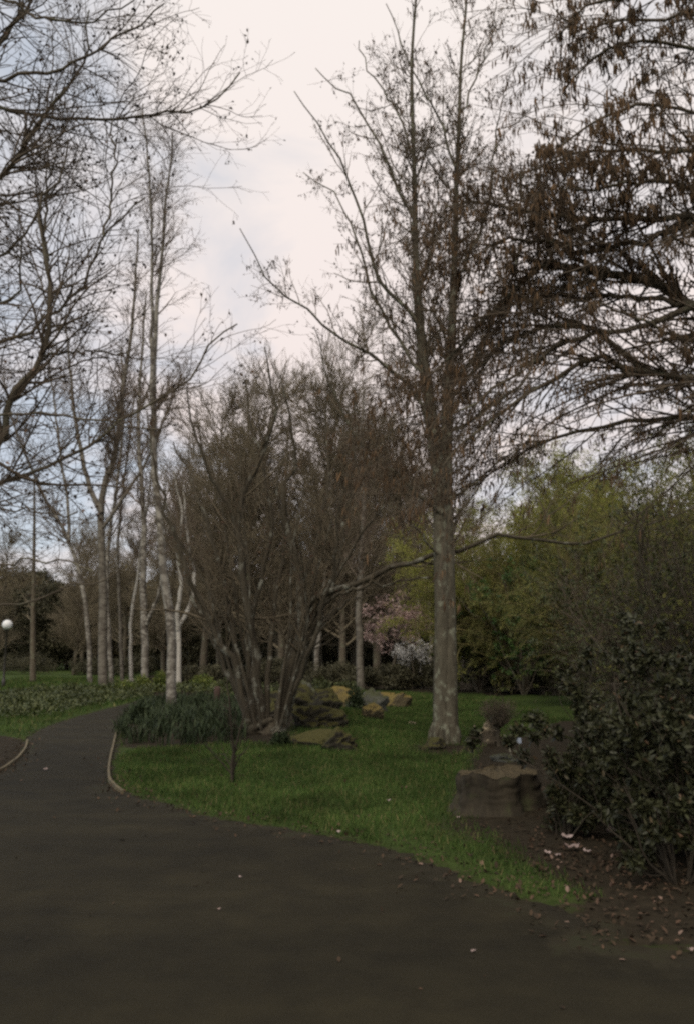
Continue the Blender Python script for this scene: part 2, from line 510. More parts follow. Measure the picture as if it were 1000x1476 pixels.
def mk_rock(name, s0, s1, m0, m1, th=(.35, .75)):
    m, nt, b = mat(name)
    v = coords(nt); f = noise(nt, v, 5, 6, .65); f2 = noise(nt, v, 3, 4); f3 = noise(nt, v, 40, 4, .7)
    r = ramp(nt, [(.3, s0), (.7, s1)]); nt.links.new(f, r.inputs[0])
    mo = ramp(nt, [(.3, m0), (.7, m1)]); nt.links.new(f3, mo.inputs[0])
    ge = nt.nodes.new('ShaderNodeNewGeometry'); sp = nt.nodes.new('ShaderNodeSeparateXYZ')
    nt.links.new(ge.outputs['Normal'], sp.inputs[0])
    ad = nd(nt, 'ShaderNodeMath', operation='MULTIPLY_ADD'); ad.inputs[1].default_value = .9; ad.inputs[2].default_value = -.25
    nt.links.new(f2, ad.inputs[0])
    a2 = nd(nt, 'ShaderNodeMath', operation='ADD'); nt.links.new(ad.outputs[0], a2.inputs[0]); nt.links.new(sp.outputs['Z'], a2.inputs[1])
    e = ramp(nt, [(th[0], (0, 0, 0)), (th[1], (1, 1, 1))]); nt.links.new(a2.outputs[0], e.inputs[0])
    nt.links.new(mixc(nt, e.outputs[0], r.outputs[0], mo.outputs[0]), b.inputs['Base Color'])
    b.inputs['Roughness'].default_value = .95; b.inputs['Specular IOR Level'].default_value = .15
    bump(nt, b, f3, .8, .03)
    return m


M['ground'] = mk_ground(); M['asphalt'] = mk_asphalt()
M['edging'] = mk_simple('edging_timber', (.07, .055, .03), (.17, .135, .07), 9)
M['tan'] = mk_simple('gravel_tan', (.2, .17, .11), (.3, .26, .17), 6)
M['post'] = mk_simple('post_timber', (.055, .03, .022), (.09, .05, .036), 20)
M['lamp_metal'] = mk_simple('lamp_metal', (.04, .035, .03), (.06, .052, .045), 10, .5, .3, .1)
M['globe'] = mk_simple('globe_opal', (.72, .72, .7), (.82, .82, .8), 3, .3, 0, .02)
M['label'] = mk_simple('label_plastic', (.3, .35, .42), (.4, .45, .52), 20, .4, 0, .05)
M['cane'] = mk_simple('cane', (.16, .15, .105), (.24, .225, .16), 20)
M['moss_rock'] = mk_rock('moss_rock', (.035, .031, .022), (.075, .067, .05), (.05, .048, .017), (.1, .09, .03))
M['gold_moss'] = mk_rock('gold_moss_rock', (.07, .055, .033), (.12, .1, .06), (.12, .092, .03), (.21, .155, .05), (.35, .8))
M['grey_rock'] = mk_rock('grey_rock', (.06, .06, .05), (.13, .13, .11), (.045, .047, .024), (.075, .078, .036), (.6, .95))
M['pale_rock'] = mk_rock('pale_rock', (.08, .065, .045), (.16, .13, .09), (.25, .2, .13), (.4, .33, .22), (.4, .8))
M['stump'] = bark('stump_bark', (.02, .016, .01), (.05, .04, .025), (.055, .058, .025), 9, 5, lth=(.56, .72))
M['stump_top'] = mk_rock('weathered_wood', (.022, .018, .011), (.055, .044, .027), (.045, .037, .022), (.115, .09, .053), (.8, 1.15))

# ------------------------------------------------------------------ setting: ground, path
def axis(fine0, fine1, step, far0, far1, growth=1.25):
    a = list(np.arange(fine0, fine1 + 1e-6, step))
    s = step; x = fine1
    while x < far1:
        s *= growth; x += s; a.append(min(x, far1))
    s = step; x = fine0; lo = []
    while x > far0:
        s *= growth; x -= s; lo.append(max(x, far0))
    return np.array(lo[::-1] + a)


SOIL_BED_R = smooth_poly(np.array([gnd(*p) for p in [(672, 1190), (655, 1160), (668, 1120), (700, 1075), (760, 1062), (840, 1040)]] + [(9, 17), (16, 12), (14, 4)] + [gnd(*p) for p in [(1010, 1372), (860, 1300), (760, 1245), (710, 1215)]]))
SOIL_BED_L = smooth_poly(np.array([gnd(*p) for p in [(39, 1072), (33, 1087), (14, 1104), (-40, 1135), (-160, 1120), (-60, 1070), (0, 1062)]]))
SOIL_BED_M = smooth_poly(np.array([gnd(*p) for p in [(178, 1078), (168, 1050), (185, 1024), (225, 1010), (300, 1006), (400, 1004), (440, 1020), (420, 1075), (360, 1085), (260, 1080)]]))


def soil_at(x, y):
    s = np.zeros(np.shape(x))
    for poly, w, k in ((SOIL_BED_R, .5, 1), (SOIL_BED_L, .25, .9), (SOIL_BED_M, .4, .8)):
        s = np.maximum(s, k * sst(w, -w, sdf(poly, x, y)))
    # woodland floor beyond the lawn
    wood = sst(36, 39, y + .4 * np.abs(x)) * sst(-13, -11, x + .12 * (y - 40))
    s = np.maximum(s, wood)
    for bx, by, rr in ((1.68, 14.8, .75), (-1.45, 15.8, .9), (1.45, 8.25, .8), (2.6, 14.4, .5)):
        s = np.maximum(s, .75 * np.exp(-((x - bx) ** 2 + (y - by) ** 2) / rr ** 2))
    # worn turf along the path edge
    e = sdf(PATHS, x, y)
    s = np.maximum(s, .45 * sst(.35, 0.0, e))
    return s


xs = axis(-12, 11, .12, -700, 700); ys = axis(3, 40, .12, -120, 900)
X, Y = np.meshgrid(xs, ys)
Sd = sdf(PATHS, X.ravel(), Y.ravel())
Z = H(X.ravel(), Y.ravel(), Sd)
soil = soil_at(X.ravel(), Y.ravel())
nx, ny = len(xs), len(ys)
i = np.arange(nx - 1)[None, :] + np.arange(ny - 1)[:, None] * nx
F = np.stack([i, i + 1, i + 1 + nx, i + nx], -1).reshape(-1, 4)
g = Geo(); g.add(np.stack([X.ravel(), Y.ravel(), Z], 1), F)
ground = g.build('ground', M['ground'])
at_ = ground.data.attributes.new('soil', 'FLOAT', 'POINT'); at_.data.foreach_set('value', soil.astype(np.float32))
tag(ground, kind='structure')

# asphalt sheet: its rim runs a hand's breadth under the turf
xs = axis(-11, 10, .14, -14.5, 21, 1.2); ys = axis(3, 31, .14, -9, 44, 1.2)
X, Y = np.meshgrid(xs, ys); nx, ny = len(xs), len(ys)
Sd = sdf(PATHS, X.ravel(), Y.ravel())
i = np.arange(nx - 1)[None, :] + np.arange(ny - 1)[:, None] * nx
F = np.stack([i, i + 1, i + 1 + nx, i + nx], -1).reshape(-1, 4)
F = F[Sd[F].min(1) < .12]
us, inv = np.unique(F, return_inverse=True); F = inv.reshape(-1, 4)
Vp = np.stack([X.ravel()[us], Y.ravel()[us], np.zeros(len(us))], 1)
g = Geo(); g.add(Vp, F); o = g.build('path', M['asphalt']); tag(o, kind='structure')
at_ = o.data.attributes.new('dirt', 'FLOAT', 'POINT')
dv_ = .42 * sst(-.5, .0, Sd[us]) + .3 * sst(.2, 3.0, Vp[:, 0]) * sst(-2.2, 0, Sd[us])
at_.data.foreach_set('value', dv_.astype(np.float32))

# pale walk across the far lawn
g = Geo()
a_, b_ = at(-260, 985, 50), at(135, 984, 50)
pts = np.array([[a_[0], 47.5], [-22, 48.5], [-17, 50], [-14.5, 53], [-13.5, 57]])
q = resample(np.c_[pts, np.zeros(5)], 24)
t = np.gradient(q, axis=0); nn = nrm(np.stack([-t[:, 1], t[:, 0], 0 * t[:, 0]], 1))
Va = q + nn * 1.0; Vb = q - nn * 1.0
Va[:, 2] = H(Va[:, 0], Va[:, 1]) + .03; Vb[:, 2] = H(Vb[:, 0], Vb[:, 1]) + .03
V = np.concatenate([Va, Vb]); k = np.arange(23)
g.add(V, np.stack([k + 24, k + 25, k + 1, k], 1)); tag(g.build('far_path', M['tan']), kind='structure')


# ------------------------------------------------------------------ path edging boards
def edging(pts, label):
    q = np.array([gnd(*p) for p in pts]); q = resample(np.c_[q, np.zeros(len(q))], 26)
    t = nrm(np.gradient(q, axis=0)); nn = np.stack([-t[:, 1], t[:, 0], 0 * t[:, 0]], 1)
    w = .016; g = Geo()
    hz = .045 + .006 * np.sin(np.arange(26) * .9)
    R = []
    for s, top in ((-1, 0), (-1, 1), (1, 1), (1, 0)):
        v = q + nn * w * s; v[:, 2] = hz if top else -.05; R.append(v)
    V = np.stack(R, 1).reshape(-1, 3); k = np.arange(25)[:, None] * 4; s = np.arange(4)[None]
    F = np.stack([k + s, k + (s + 1) % 4, k + 4 + (s + 1) % 4, k + 4 + s], -1).reshape(-1, 4)
    g.add(V, F); g.add(V[:4], [[0, 1, 2, 3]]); g.add(V[-4:], [[3, 2, 1, 0]])
    tag(g.build('path_edging', M['edging'], smooth=False), label, 'edging', 'timber edging along the path')


edging([(172, 1044), (166, 1066), (160, 1092), (157, 1112), (160, 1130), (177, 1144)], 'curved straw coloured board edging the lawn side of the path')
edging([(40, 1069), (35, 1084), (17, 1102), (0, 1112), (-50, 1134)], 'short curved board edging the brown bed at the left of the path')

# ------------------------------------------------------------------ grass
def blades(n, xr, yr, keep, hgt, wid, name, label, matl, pw=1.0):
    x = rng.uniform(*xr, n); y = yr[0] + (yr[1] - yr[0]) * rng.random(n) ** pw
    k = keep(x, y); x = x[k]; y = y[k]; n = len(x)
    z = H(x, y) - .005
    p = np.stack([x, y, z], 1)
    hh = hgt * rng.uniform(.5, 1.4, n) * (1 + .02 * y)
    ww = wid * (1 + .06 * y)
    az = rng.uniform(0, 6.283, n); d = np.stack([np.cos(az), np.sin(az), 0 * az], 1)
    ln = rng.normal(size=(n, 3)) * .45; ln[:, 2] = 1; ln = nrm(ln)
    a = p - d * ww[:, None] * .5; b = p + d * ww[:, None] * .5
    tip = p + ln * hh[:, None]; t1 = tip + d * ww[:, None] * .12; t0 = tip - d * ww[:, None] * .12
    g = Geo(); g.add(np.stack([a, b, t1, t0], 1).reshape(-1, 3), np.arange(4 * n).reshape(n, 4), 0, rng.random(n))
    tag(g.build(name, matl, smooth=False), label, 'grass', kind='stuff')


def lawn_keep(x, y):
    s = sdf(PATHS, x, y)
    so = soil_at(x, y)
    thin = np.where(x > .3, sst(-.05, 1.0, s), sst(-.08, .25, s))
    return (rng.random(x.shape) < thin * .9 + .1) & (s > -.03 + .05 * rng.normal(size=x.shape)) & (so < .2 + .5 * rng.random(x.shape)) & (np.abs(x) < .47 * y + 1)


blades(330000, (-3.6, 5.5), (6, 37), lawn_keep, .05, .006, 'grass', 'short mown grass of the lawn round the alder', M['grass'], 1.5)
blades(110000, (-22, -4.0), (14, 60), lawn_keep, .07, .008, 'grass', 'rough grass beside the path on the far left', M['grass'], 1.4)

# ------------------------------------------------------------------ trees
def base_of(px, py):
    x, y = gnd(px, py); return np.array([x, y, h1(x, y) - .03])


# --- the alder on the lawn: two fused trunks
B = base_of(641, 1078); Y0 = B[1]
root = thing('alder_tree', B, 'tall grey twin trunked alder on the lawn, hung with dark catkins', 'tree')
tl = limb([(636, 1086), (636, 1060), (636, 980), (637, 900), (635, 800), (632, 700), (623, 620), (610, 520), (602, 440), (598, 350), (597, 264), (594, 170), (593, 88), (598, 10), (606, -60), (610, -120)], Y0, .4, 30, 3, 34)
tr_ = limb([(648, 1086), (648, 1060), (647, 980), (646, 900), (644, 800), (642, 700), (643, 620), (648, 520), (652, 440), (655, 350), (657, 264), (661, 170), (664, 88), (671, 10), (676, -70), (680, -130)], Y0 - .05, .8, 27, 3, 34)
for T_, w in ((tl, 1.0), (tr_, .95)):
    wp = np.interp(np.linspace(0, 1, 34), [0, .03, .1, .3, .42, .54, .65, .8, 1], [31, 25, 23, 21, 16, 11, 7.5, 5, 2]) * w
    T_[1][0] = wp * .5 / FPX * Y0
trunks = cat(tl, tr_)
gl = [([(604, 470), (575, 432), (548, 410), (525, 327), (506, 274), (483, 220), (461, 182), (438, 152), (421, 125)], -1.0, 8),
      ([(599, 330), (594, 304), (563, 247), (544, 198), (525, 167), (487, 125), (455, 96)], .8, 7),
      ([(632, 690), (608, 590), (570, 540), (537, 513), (487, 487), (445, 452), (415, 433), (381, 392), (362, 360), (345, 332)], -1.6, 9),
      ([(597, 245), (582, 186), (560, 140), (533, 103), (515, 60)], 1.0, 5),
      ([(657, 245), (643, 201), (628, 167), (600, 110), (580, 62), (556, 10)], -.6, 5),
      ([(612, 540), (580, 500), (548, 440), (525, 380), (508, 330), (490, 290), (438, 247)], 1.4, 7),
      ([(636, 740), (590, 700), (540, 660), (506, 618), (478, 556), (463, 503), (455, 470)], -1.2, 8),
      ([(647, 560), (690, 500), (720, 440), (745, 380), (760, 320), (770, 250)], -1.0, 8),
      ([(655, 400), (690, 340), (705, 280), (712, 200), (730, 130)], 1.0, 7),
      ([(650, 620), (700, 590), (745, 560), (780, 500), (800, 440)], 1.4, 8),
      ([(664, 160), (685, 110), (705, 60), (715, 0)], .3, 4),
      ([(602, 420), (620, 370), (628, 300), (634, 230)], .7, 6),
      ([(645, 720), (690, 690), (730, 660), (775, 640)], .8, 6),
      ([(633, 800), (600, 760), (572, 735), (545, 720)], -.8, 5)]
limbs = cat(*[limb(p, Y0, dy, w * .85, 1.4, 14, .03) for p, dy, w in gl])
a1 = cat(spawn(trunks, 13, .36, .68, .8, (.9, 2.4), 8, (0, 0, .12), .1, .35, .005, .3, .3, rmax=.016), spawn(trunks, 3.2, .68, .98, .75, (.8, 2.2), 8, (0, 0, .14), .1, .4, .005, .3, .4, rmax=.012))
a0 = spawn(limbs, 4.2, .1, .9, .7, (.5, 1.7), 7, (0, 0, .08), .12, .5, .0042, .35)
b1 = cat(*[spawn(x, 6.5, .1, .95, .75, (.2, .8), 5, (0, 0, .05), .14, .5, .0032, .6, .4) for x in (a1, a0)])
b2 = spawn(b1, 9.0, .2, 1, .75, (.08, .36), 4, (0, 0, .0), .15, .6, .0024, .7, .3)
low = spawn(trunks, 12, .2, .42, 1.0, (.3, 1.9), 6, (0, 0, .12), .15, .12, .003, .5)
lowb = spawn(low, 8, .2, 1, .8, (.1, .4), 4, (0, 0, .05), .15, .6, .0024, .6)


def ex(g):
    catkins(g, b1, 1900, (.07, .14), .0065, 1, .3, 2); cones(g, b2, 3500, .010, 2); cones(g, b1, 3000, .016, 2)


g = Geo(); tube(g, *trunks, S=12)
# root flare
fl = []
for k in range(7):
    a = k * .9 + .3; d = np.array([math.cos(a), math.sin(a), 0])
    c = B + d * [.15, .06, 0]
    fl.append(resample(np.array([c + [0, 0, .34], c + d * .1 + [0, 0, .16], c + d * .10 + [0, 0, .05], c + d * .15 - [0, 0, .04]]), 6))
tube(g, np.array(fl), np.tile(np.linspace(.09, .03, 6), (7, 1)), 6)
g.build('trunk', M['alder'], root, B)
for q in range(len(limbs[0])):
    g = Geo(); tube(g, limbs[0][q:q + 1], limbs[1][q:q + 1], 7); g.build('limb', M['alder'], root, B)
g = Geo()
for c, S_ in ((a1, 4), (a0, 4), (b1, 3), (b2, 3), (low, 4), (lowb, 3)): tube(g, *c, S=S_)
ex(g); g.build('crown', [M['alder_twig'], M['catkin'], M['cone']], root, B)

# --- the many-stemmed tree left of the alder
B = base_of(388, 1068); Y0 = B[1]
root = thing('multi_stem_tree', B, 'broad bare shrubby tree with many leaning stems fanning from one base', 'tree')
st = [([(372, 1070), (353, 1023), (339, 955), (322, 925), (291, 867), (262, 800), (240, 740), (228, 680), (215, 620)], -.8, 11),
      ([(380, 1072), (375, 1030), (370, 960), (362, 900), (352, 830), (345, 748), (362, 690), (386, 638), (398, 594), (388, 540), (380, 500)], -.4, 15),
      ([(352, 830), (346, 770), (335, 740), (314, 700), (290, 652), (275, 600), (268, 560)], -.7, 8),
      ([(395, 1076), (402, 1020), (415, 980), (431, 928), (437, 880), (430, 830), (425, 796), (412, 750), (410, 695), (425, 681), (424, 640), (415, 590), (405, 540)], .1, 17),
      ([(400, 1074), (425, 990), (450, 890), (475, 840), (490, 790), (500, 740), (520, 690), (545, 650)], .6, 12),
      ([(438, 885), (449, 868), (506, 844), (564, 820), (602, 803), (670, 790), (727, 772), (806, 783), (846, 781), (912, 761), (1000, 731)], -1.6, 9),
      ([(434, 910), (463, 880), (497, 854), (564, 839), (620, 832)], -.9, 6),
      ([(368, 1066), (352, 980), (335, 900), (320, 830), (300, 760), (280, 700), (250, 640)], .8, 9),
      ([(385, 1072), (386, 960), (395, 880), (405, 800), (408, 760), (400, 700), (412, 650)], .9, 9),
      ([(402, 1070), (445, 930), (470, 860), (505, 800), (530, 760), (560, 720)], -.5, 9),
      ([(376, 1068), (362, 990), (358, 930), (372, 860), (385, 800), (392, 740), (378, 660), (360, 600), (352, 550)], .5, 9),
      ([(390, 1070), (408, 960), (422, 900), (452, 800), (470, 730), (474, 660), (468, 600), (480, 540)], 1.2, 9),
      ([(366, 1066), (340, 1000), (305, 920), (272, 850), (255, 790), (236, 700)], 1.0, 8),
      ([(398, 1072), (420, 1010), (442, 950), (462, 900), (500, 868), (545, 858)], .9, 8),
      ([(404, 1074), (414, 1020), (436, 960), (452, 920), (474, 850), (484, 800), (486, 740), (508, 660), (516, 600)], -1.0, 9)]
stems = cat(*[limb(p, Y0, dy, w * 1.12, 1.8, 20, .03) for p, dy, w in st])
# further stems of the same clump, at every side of it
n = 7; az = rng.uniform(0, 6.283, n); tilt = rng.uniform(.08, .55, n); ln = rng.uniform(4.0, 6.2, n)
P = np.zeros((n, 20, 3)); P[:, 0] = B + np.stack([np.cos(az) * .22, np.sin(az) * .22, 0 * az], 1)
d = nrm(np.stack([np.cos(az) * np.sin(tilt), np.sin(az) * np.sin(tilt), np.cos(tilt)], 1))
for k in range(1, 20):
    d = nrm(d + .06 * rng.normal(size=(n, 3)) + [0, 0, .01]); P[:, k] = P[:, k - 1] + d * (ln / 19)[:, None]
more = (P, np.linspace(.04, .009, 20)[None] * rng.uniform(.7, 1.2, (n, 1)))
g = Geo(); tube(g, *cat(stems, more), S=7)
cr = np.array([[B + [rng.normal() * .18, rng.normal() * .12, -.05], B + [rng.normal() * .16, rng.normal() * .1, .12], B + [rng.normal() * .15, rng.normal() * .1, .3]] for _ in range(9)])
tube(g, cr, np.tile([.16, .12, .05], (9, 1)), 8)
g.build('stems', M['hazel'], root, B)
al = cat(stems, more)
a1 = spawn(al, 3.3, .3, 1, .5, (.6, 1.9), 8, (0, 0, .09), .12, .5, .0045, .35, .35)
b1 = spawn(a1, 3.8, .12, 1, .6, (.25, .9), 6, (0, 0, .05), .14, .55, .003, .5, .3)
b2 = spawn(b1, 4.4, .15, 1, .7, (.08, .4), 4, (0, 0, .03), .15, .6, .0024, .7, .3)
g = Geo()
for c, S_ in ((a1, 4), (b1, 3), (b2, 3)): tube(g, *c, S=S_)
p_, d_ = points_on(b2, 9000, .5, 1); cards(g, p_, .022, .6, 1)
g.build('crown', [M['hazel_twig'], M['redbud']], root, B)

# --- tree out of view on the right, limbs reaching over
YR = 8.6
B = np.array([6.6, YR + .4, h1(6.6, YR + .4) - .05])
root = thing('overhanging_tree', B, 'dark tree at the right edge whose limbs reach over with hanging catkins', 'tree')
trunk = limb([(1440, 1200), (1440, 1000), (1425, 800), (1405, 600), (1380, 400), (1340, 200), (1300, 0), (1270, -200)], YR + .4, .2, 62, 16, 22)
ol = [([(1400, 560), (1250, 420), (1120, 340), (1000, 318), (880, 316), (790, 312), (740, 302), (690, 290), (640, 300)], -.5, 20),
      ([(1405, 620), (1230, 520), (1110, 480), (1000, 440), (940, 410), (880, 395), (790, 385), (755, 402), (700, 460), (650, 510), (600, 560)], .3, 24),
      ([(1410, 680), (1240, 610), (1110, 560), (1000, 548), (930, 535), (890, 530), (865, 512), (800, 545), (740, 580), (690, 620), (640, 668)], -.2, 17),
      ([(1412, 720), (1250, 650), (1110, 612), (1000, 606), (940, 606), (880, 615), (800, 632), (730, 668), (680, 705)], .5, 13),
      ([(930, 536), (890, 500), (840, 470), (790, 470), (720, 500), (660, 560), (610, 620)], .4, 9),
      ([(1000, 440), (930, 470), (870, 480), (800, 500), (740, 540), (690, 580), (650, 600)], -.3, 9),
      ([(1330, 180), (1180, 60), (1080, 10), (980, -20), (880, 0), (830, 20), (790, 60)], -.4, 13),
      ([(1350, 250), (1200, 140), (1100, 100), (1000, 70), (920, 60), (860, 80), (810, 130)], .5, 11),
      ([(1370, 350), (1220, 270), (1120, 240), (1020, 220), (930, 220), (850, 215), (790, 240), (740, 250)], .1, 12),
      ([(1350, 280), (1200, 200), (1100, 172), (1000, 160), (930, 150), (870, 165), (815, 200), (780, 240)], -.3, 9),
      ([(1290, 40), (1150, -20), (1060, 5), (980, 25), (900, 30), (840, 45), (800, 20)], .6, 9),
      ([(1120, 340), (1040, 290), (960, 260), (880, 270), (810, 270)], -.6, 9),
      ([(880, 395), (830, 370), (790, 340), (760, 300), (748, 250)], .4, 8),
      ([(1000, 318), (930, 345), (860, 360), (790, 350), (720, 350), (670, 375)], -.5, 10),
      ([(1000, 440), (920, 425), (850, 430), (790, 430), (730, 440), (690, 470)], .6, 8),
      ([(1100, 560), (1040, 500), (960, 480), (900, 450), (860, 440)], -.4, 8)]
limbs = cat(*[limb(p, YR, dy, w * 1.15, 2.6, 22, .02) for p, dy, w in ol])
g = Geo(); tube(g, *trunk, S=12); g.build('trunk', M['dark_bark'], root, B)
for q in range(len(limbs[0])):
    g = Geo(); tube(g, limbs[0][q:q + 1], limbs[1][q:q + 1], 8); g.build('limb', M['dark_bark'], root, B)
a1 = spawn(limbs, 5.6, .25, 1, .5, (.6, 2.3), 9, (-.03, 0, -.03), .09, .4, .004, .4, .3)
b1 = spawn(a1, 8.5, .1, 1, .55, (.18, .7), 6, (-.01, 0, -.05), .12, .55, .0026, .5, .3)
b2 = spawn(b1, 7.0, .2, 1, .7, (.06, .25), 4, (0, 0, -.06), .14, .6, .0018, .7, .3)
el = (limbs[0][[2, 3, 4, 5, 15]], limbs[1][[2, 3, 4, 5, 15]])
ea = spawn(el, 9.5, .3, 1, .5, (.6, 2.5), 9, (-.03, 0, -.03), .09, .4, .0038, .4, .3)
eb = spawn(ea, 8.5, .1, 1, .6, (.15, .6), 5, (0, 0, -.05), .13, .5, .0024, .5, .2)
dl = (limbs[0][[0, 1, 11, 12, 13, 14]], limbs[1][[0, 1, 11, 12, 13, 14]])
da = spawn(dl, 13, .3, 1, .7, (.3, .8), 6, (-.02, 0, -.02), .14, .4, .003, .4, .2)
db = spawn(da, 13, .1, 1, .7, (.1, .4), 5, (0, 0, -.04), .14, .5, .0022, .5, .2)
ul = (limbs[0][[6, 7, 8, 9, 10, 11]], limbs[1][[6, 7, 8, 9, 10, 11]])
ua = spawn(ul, 6, .35, 1, .9, (.3, .9), 6, (0, 0, -.04), .16, .4, .003, .4, .2)
ub = spawn(ua, 11, .1, 1, .7, (.1, .35), 5, (0, 0, -.06), .16, .5, .0022, .5, .2)
g = Geo()
for c, S_ in ((a1, 4), (b1, 3), (b2, 3), (da, 4), (db, 3), (ua, 4), (ub, 3), (ea, 4), (eb, 3)): tube(g, *c, S=S_)
catkins(g, eb, 1500, (.05, .1), .005, 1, .2, 2); cones(g, eb, 3000, .009, 2); catkins(g, b1, 1800, (.05, .11), .0055, 1, .3, 2); catkins(g, db, 2600, (.05, .12), .006, 1, .2, 2); catkins(g, ub, 1500, (.07, .16), .0085, 1, .2, 2); catkins(g, b2, 1200, (.06, .15), .008, 1, .2, 2)
cones(g, ub, 2400, .010, 2); cones(g, db, 3000, .010, 2); cones(g, b2, 2600, .008, 2)
g.build('crown', [M['twig'], M['catkin'], M['cone']], root, B)

# --- tree out of view on the left
YL = 9.5
B = np.array([-6.3, YL, h1(-6.3, YL) - .05])
root = thing('leaning_tree', B, 'bare tree at the left edge whose crooked limbs cross the upper left sky', 'tree')
trunk = limb([(-320, 1180), (-316, 1000), (-290, 800), (-260, 600), (-230, 420), (-200, 220), (-170, 20), (-150, -150)], YL, .1, 60, 14, 22)
ll = [([(-165, 0), (-90, 90), (0, 116), (24, 108), (68, 108), (104, 92), (132, 76), (176, 48), (216, 24), (240, 0)], -.5, 10),
      ([(-200, 220), (-100, 150), (0, 154), (44, 164), (80, 172), (168, 170), (232, 164), (272, 160), (312, 140), (346, 112)], .5, 8),
      ([(-230, 420), (-100, 330), (0, 256), (16, 236), (48, 192), (72, 156), (104, 116), (125, 60), (128, 20)], -.2, 13),
      ([(-200, 200), (-70, 110), (0, 60), (32, 20), (52, -10), (80, -60)], .4, 15),
      ([(-275, 720), (-90, 690), (0, 642), (10, 586), (32, 557), (56, 522), (74, 480), (75, 440), (70, 390), (62, 330), (60, 296), (72, 272), (96, 240), (104, 200)], -.3, 17),
      ([(-262, 600), (-100, 530), (0, 496), (36, 478), (72, 456), (110, 425), (140, 370), (152, 340), (180, 308), (212, 286)], .6, 9),
      ([(-285, 780), (-120, 740), (0, 702), (63, 674), (116, 653), (151, 628), (190, 600), (243, 565), (278, 543), (310, 490), (345, 465)], .7, 8),
      ([(-262, 620), (-100, 600), (0, 596), (70, 596), (106, 602), (158, 607), (200, 620), (247, 614)], -.8, 6),
      ([(56, 522), (90, 508), (140, 506), (190, 512)], .3, 5),
      ([(-290, 820), (-120, 810), (0, 815), (28, 803), (99, 811), (130, 825)], -.7, 4),
      ([(-292, 850), (-120, 880), (0, 875), (63, 859), (141, 836), (180, 815)], .6, 4),
      ([(-275, 740), (-120, 735), (0, 732), (63, 742), (110, 740)], -.4, 4),
      ([(72, 456), (70, 380), (64, 330), (72, 250), (70, 190)], .8, 6),
      ([(-240, 470), (-80, 420), (0, 372), (40, 330), (62, 290), (90, 262)], .9, 8),
      ([(150, 340), (160, 300), (165, 230), (160, 170)], .2, 4),
      ([(-250, 540), (-120, 480), (0, 440), (30, 400), (28, 360), (50, 310)], -.8, 8),
      ([(-185, 110), (-80, 30), (0, -5), (60, 25), (130, 30), (190, 0)], -.9, 8)]
limbs = cat(*[limb(p, YL, dy, w, 2.2, 24, .02) for p, dy, w in ll])
g = Geo(); tube(g, *trunk, S=12); g.build('trunk', M['dark_bark'], root, B)
for q in range(len(limbs[0])):
    g = Geo(); tube(g, limbs[0][q:q + 1], limbs[1][q:q + 1], 7); g.build('limb', M['dark_bark'], root, B)
kp = [q for q in range(len(ll)) if q not in (9, 10)]
a1 = spawn((limbs[0][kp], limbs[1][kp]), 9.5, .22, .9, .75, (.5, 2.1), 9, (.01, 0, .03), .15, .5, .0045, .35, .3)
b1 = spawn(a1, 7.5, .1, 1, .75, (.18, .8), 6, (0, 0, .03), .16, .55, .0026, .5, .3)
b2 = spawn(b1, 7.0, .2, 1, .8, (.05, .25), 4, (0, 0, .02), .16, .6, .0018, .7, .3)
g = Geo()
for c, S_ in ((a1, 4), (b1, 3), (b2, 3)): tube(g, *c, S=S_)
p_, d_ = points_on(b2, 3500, .5, 1); leaves(g, p_, .045, .6, 1, droop=.8)
p_, d_ = points_on(b2, 9000, .5, 1); cards(g, p_, .014, .7, 1)
g.build('crown', [M['twig'], M['litter']], root, B)


# --- birches
def birch_tree(name, trunks_px, Y0, label, tm, group, lo=.35, dens=3.2, ln=(1.2, 3.4), rmin=.006, catk=0, dens2=3.5, dens3=3.0, K=22):
    bx = at(trunks_px[0][0][0][0], 985, Y0)
    base = np.array([bx[0], Y0, h1(bx[0], Y0) - .05])
    root = thing(name, base, label, 'tree', group)
    T = []
    for pts, dy, w0, w1 in trunks_px:
        pts = list(pts)
        T.append(limb(pts, Y0, dy, w0 * .82, w1, K, .02))
    # the first trunk meets the ground
    for t_ in T[:1]:
        t_[0][0, 0] = base
    tr = cat(*T)
    g = Geo(); tube(g, *tr, S=9); g.build('trunk', tm, root, base)
    a = spawn(tr, dens * 1.5, lo, .98, .6, ln, 8, (0, 0, .07), .1, .4, rmin * 1.5, .3, .5, rmax=.05)
    b = spawn(a, dens2 * 1.5, .12, 1, .6, (.4, 1.4), 6, (0, 0, -.02), .12, .5, rmin, .6, .3)
    c = spawn(b, dens3 * 2.0, .15, 1, .6, (.2, .7), 5, (0, 0, -.08), .12, .6, rmin * .8, .7, .3)
    g = Geo()
    for q, S_ in ((a, 4), (b, 3), (c, 3)): tube(g, *q, S=S_)
    if catk: catkins(g, c, catk, (.08, .14), .01, 1, .3, 1)
    g.build('crown', [M['birch_twig'], M['catkin']], root, base)
    return root


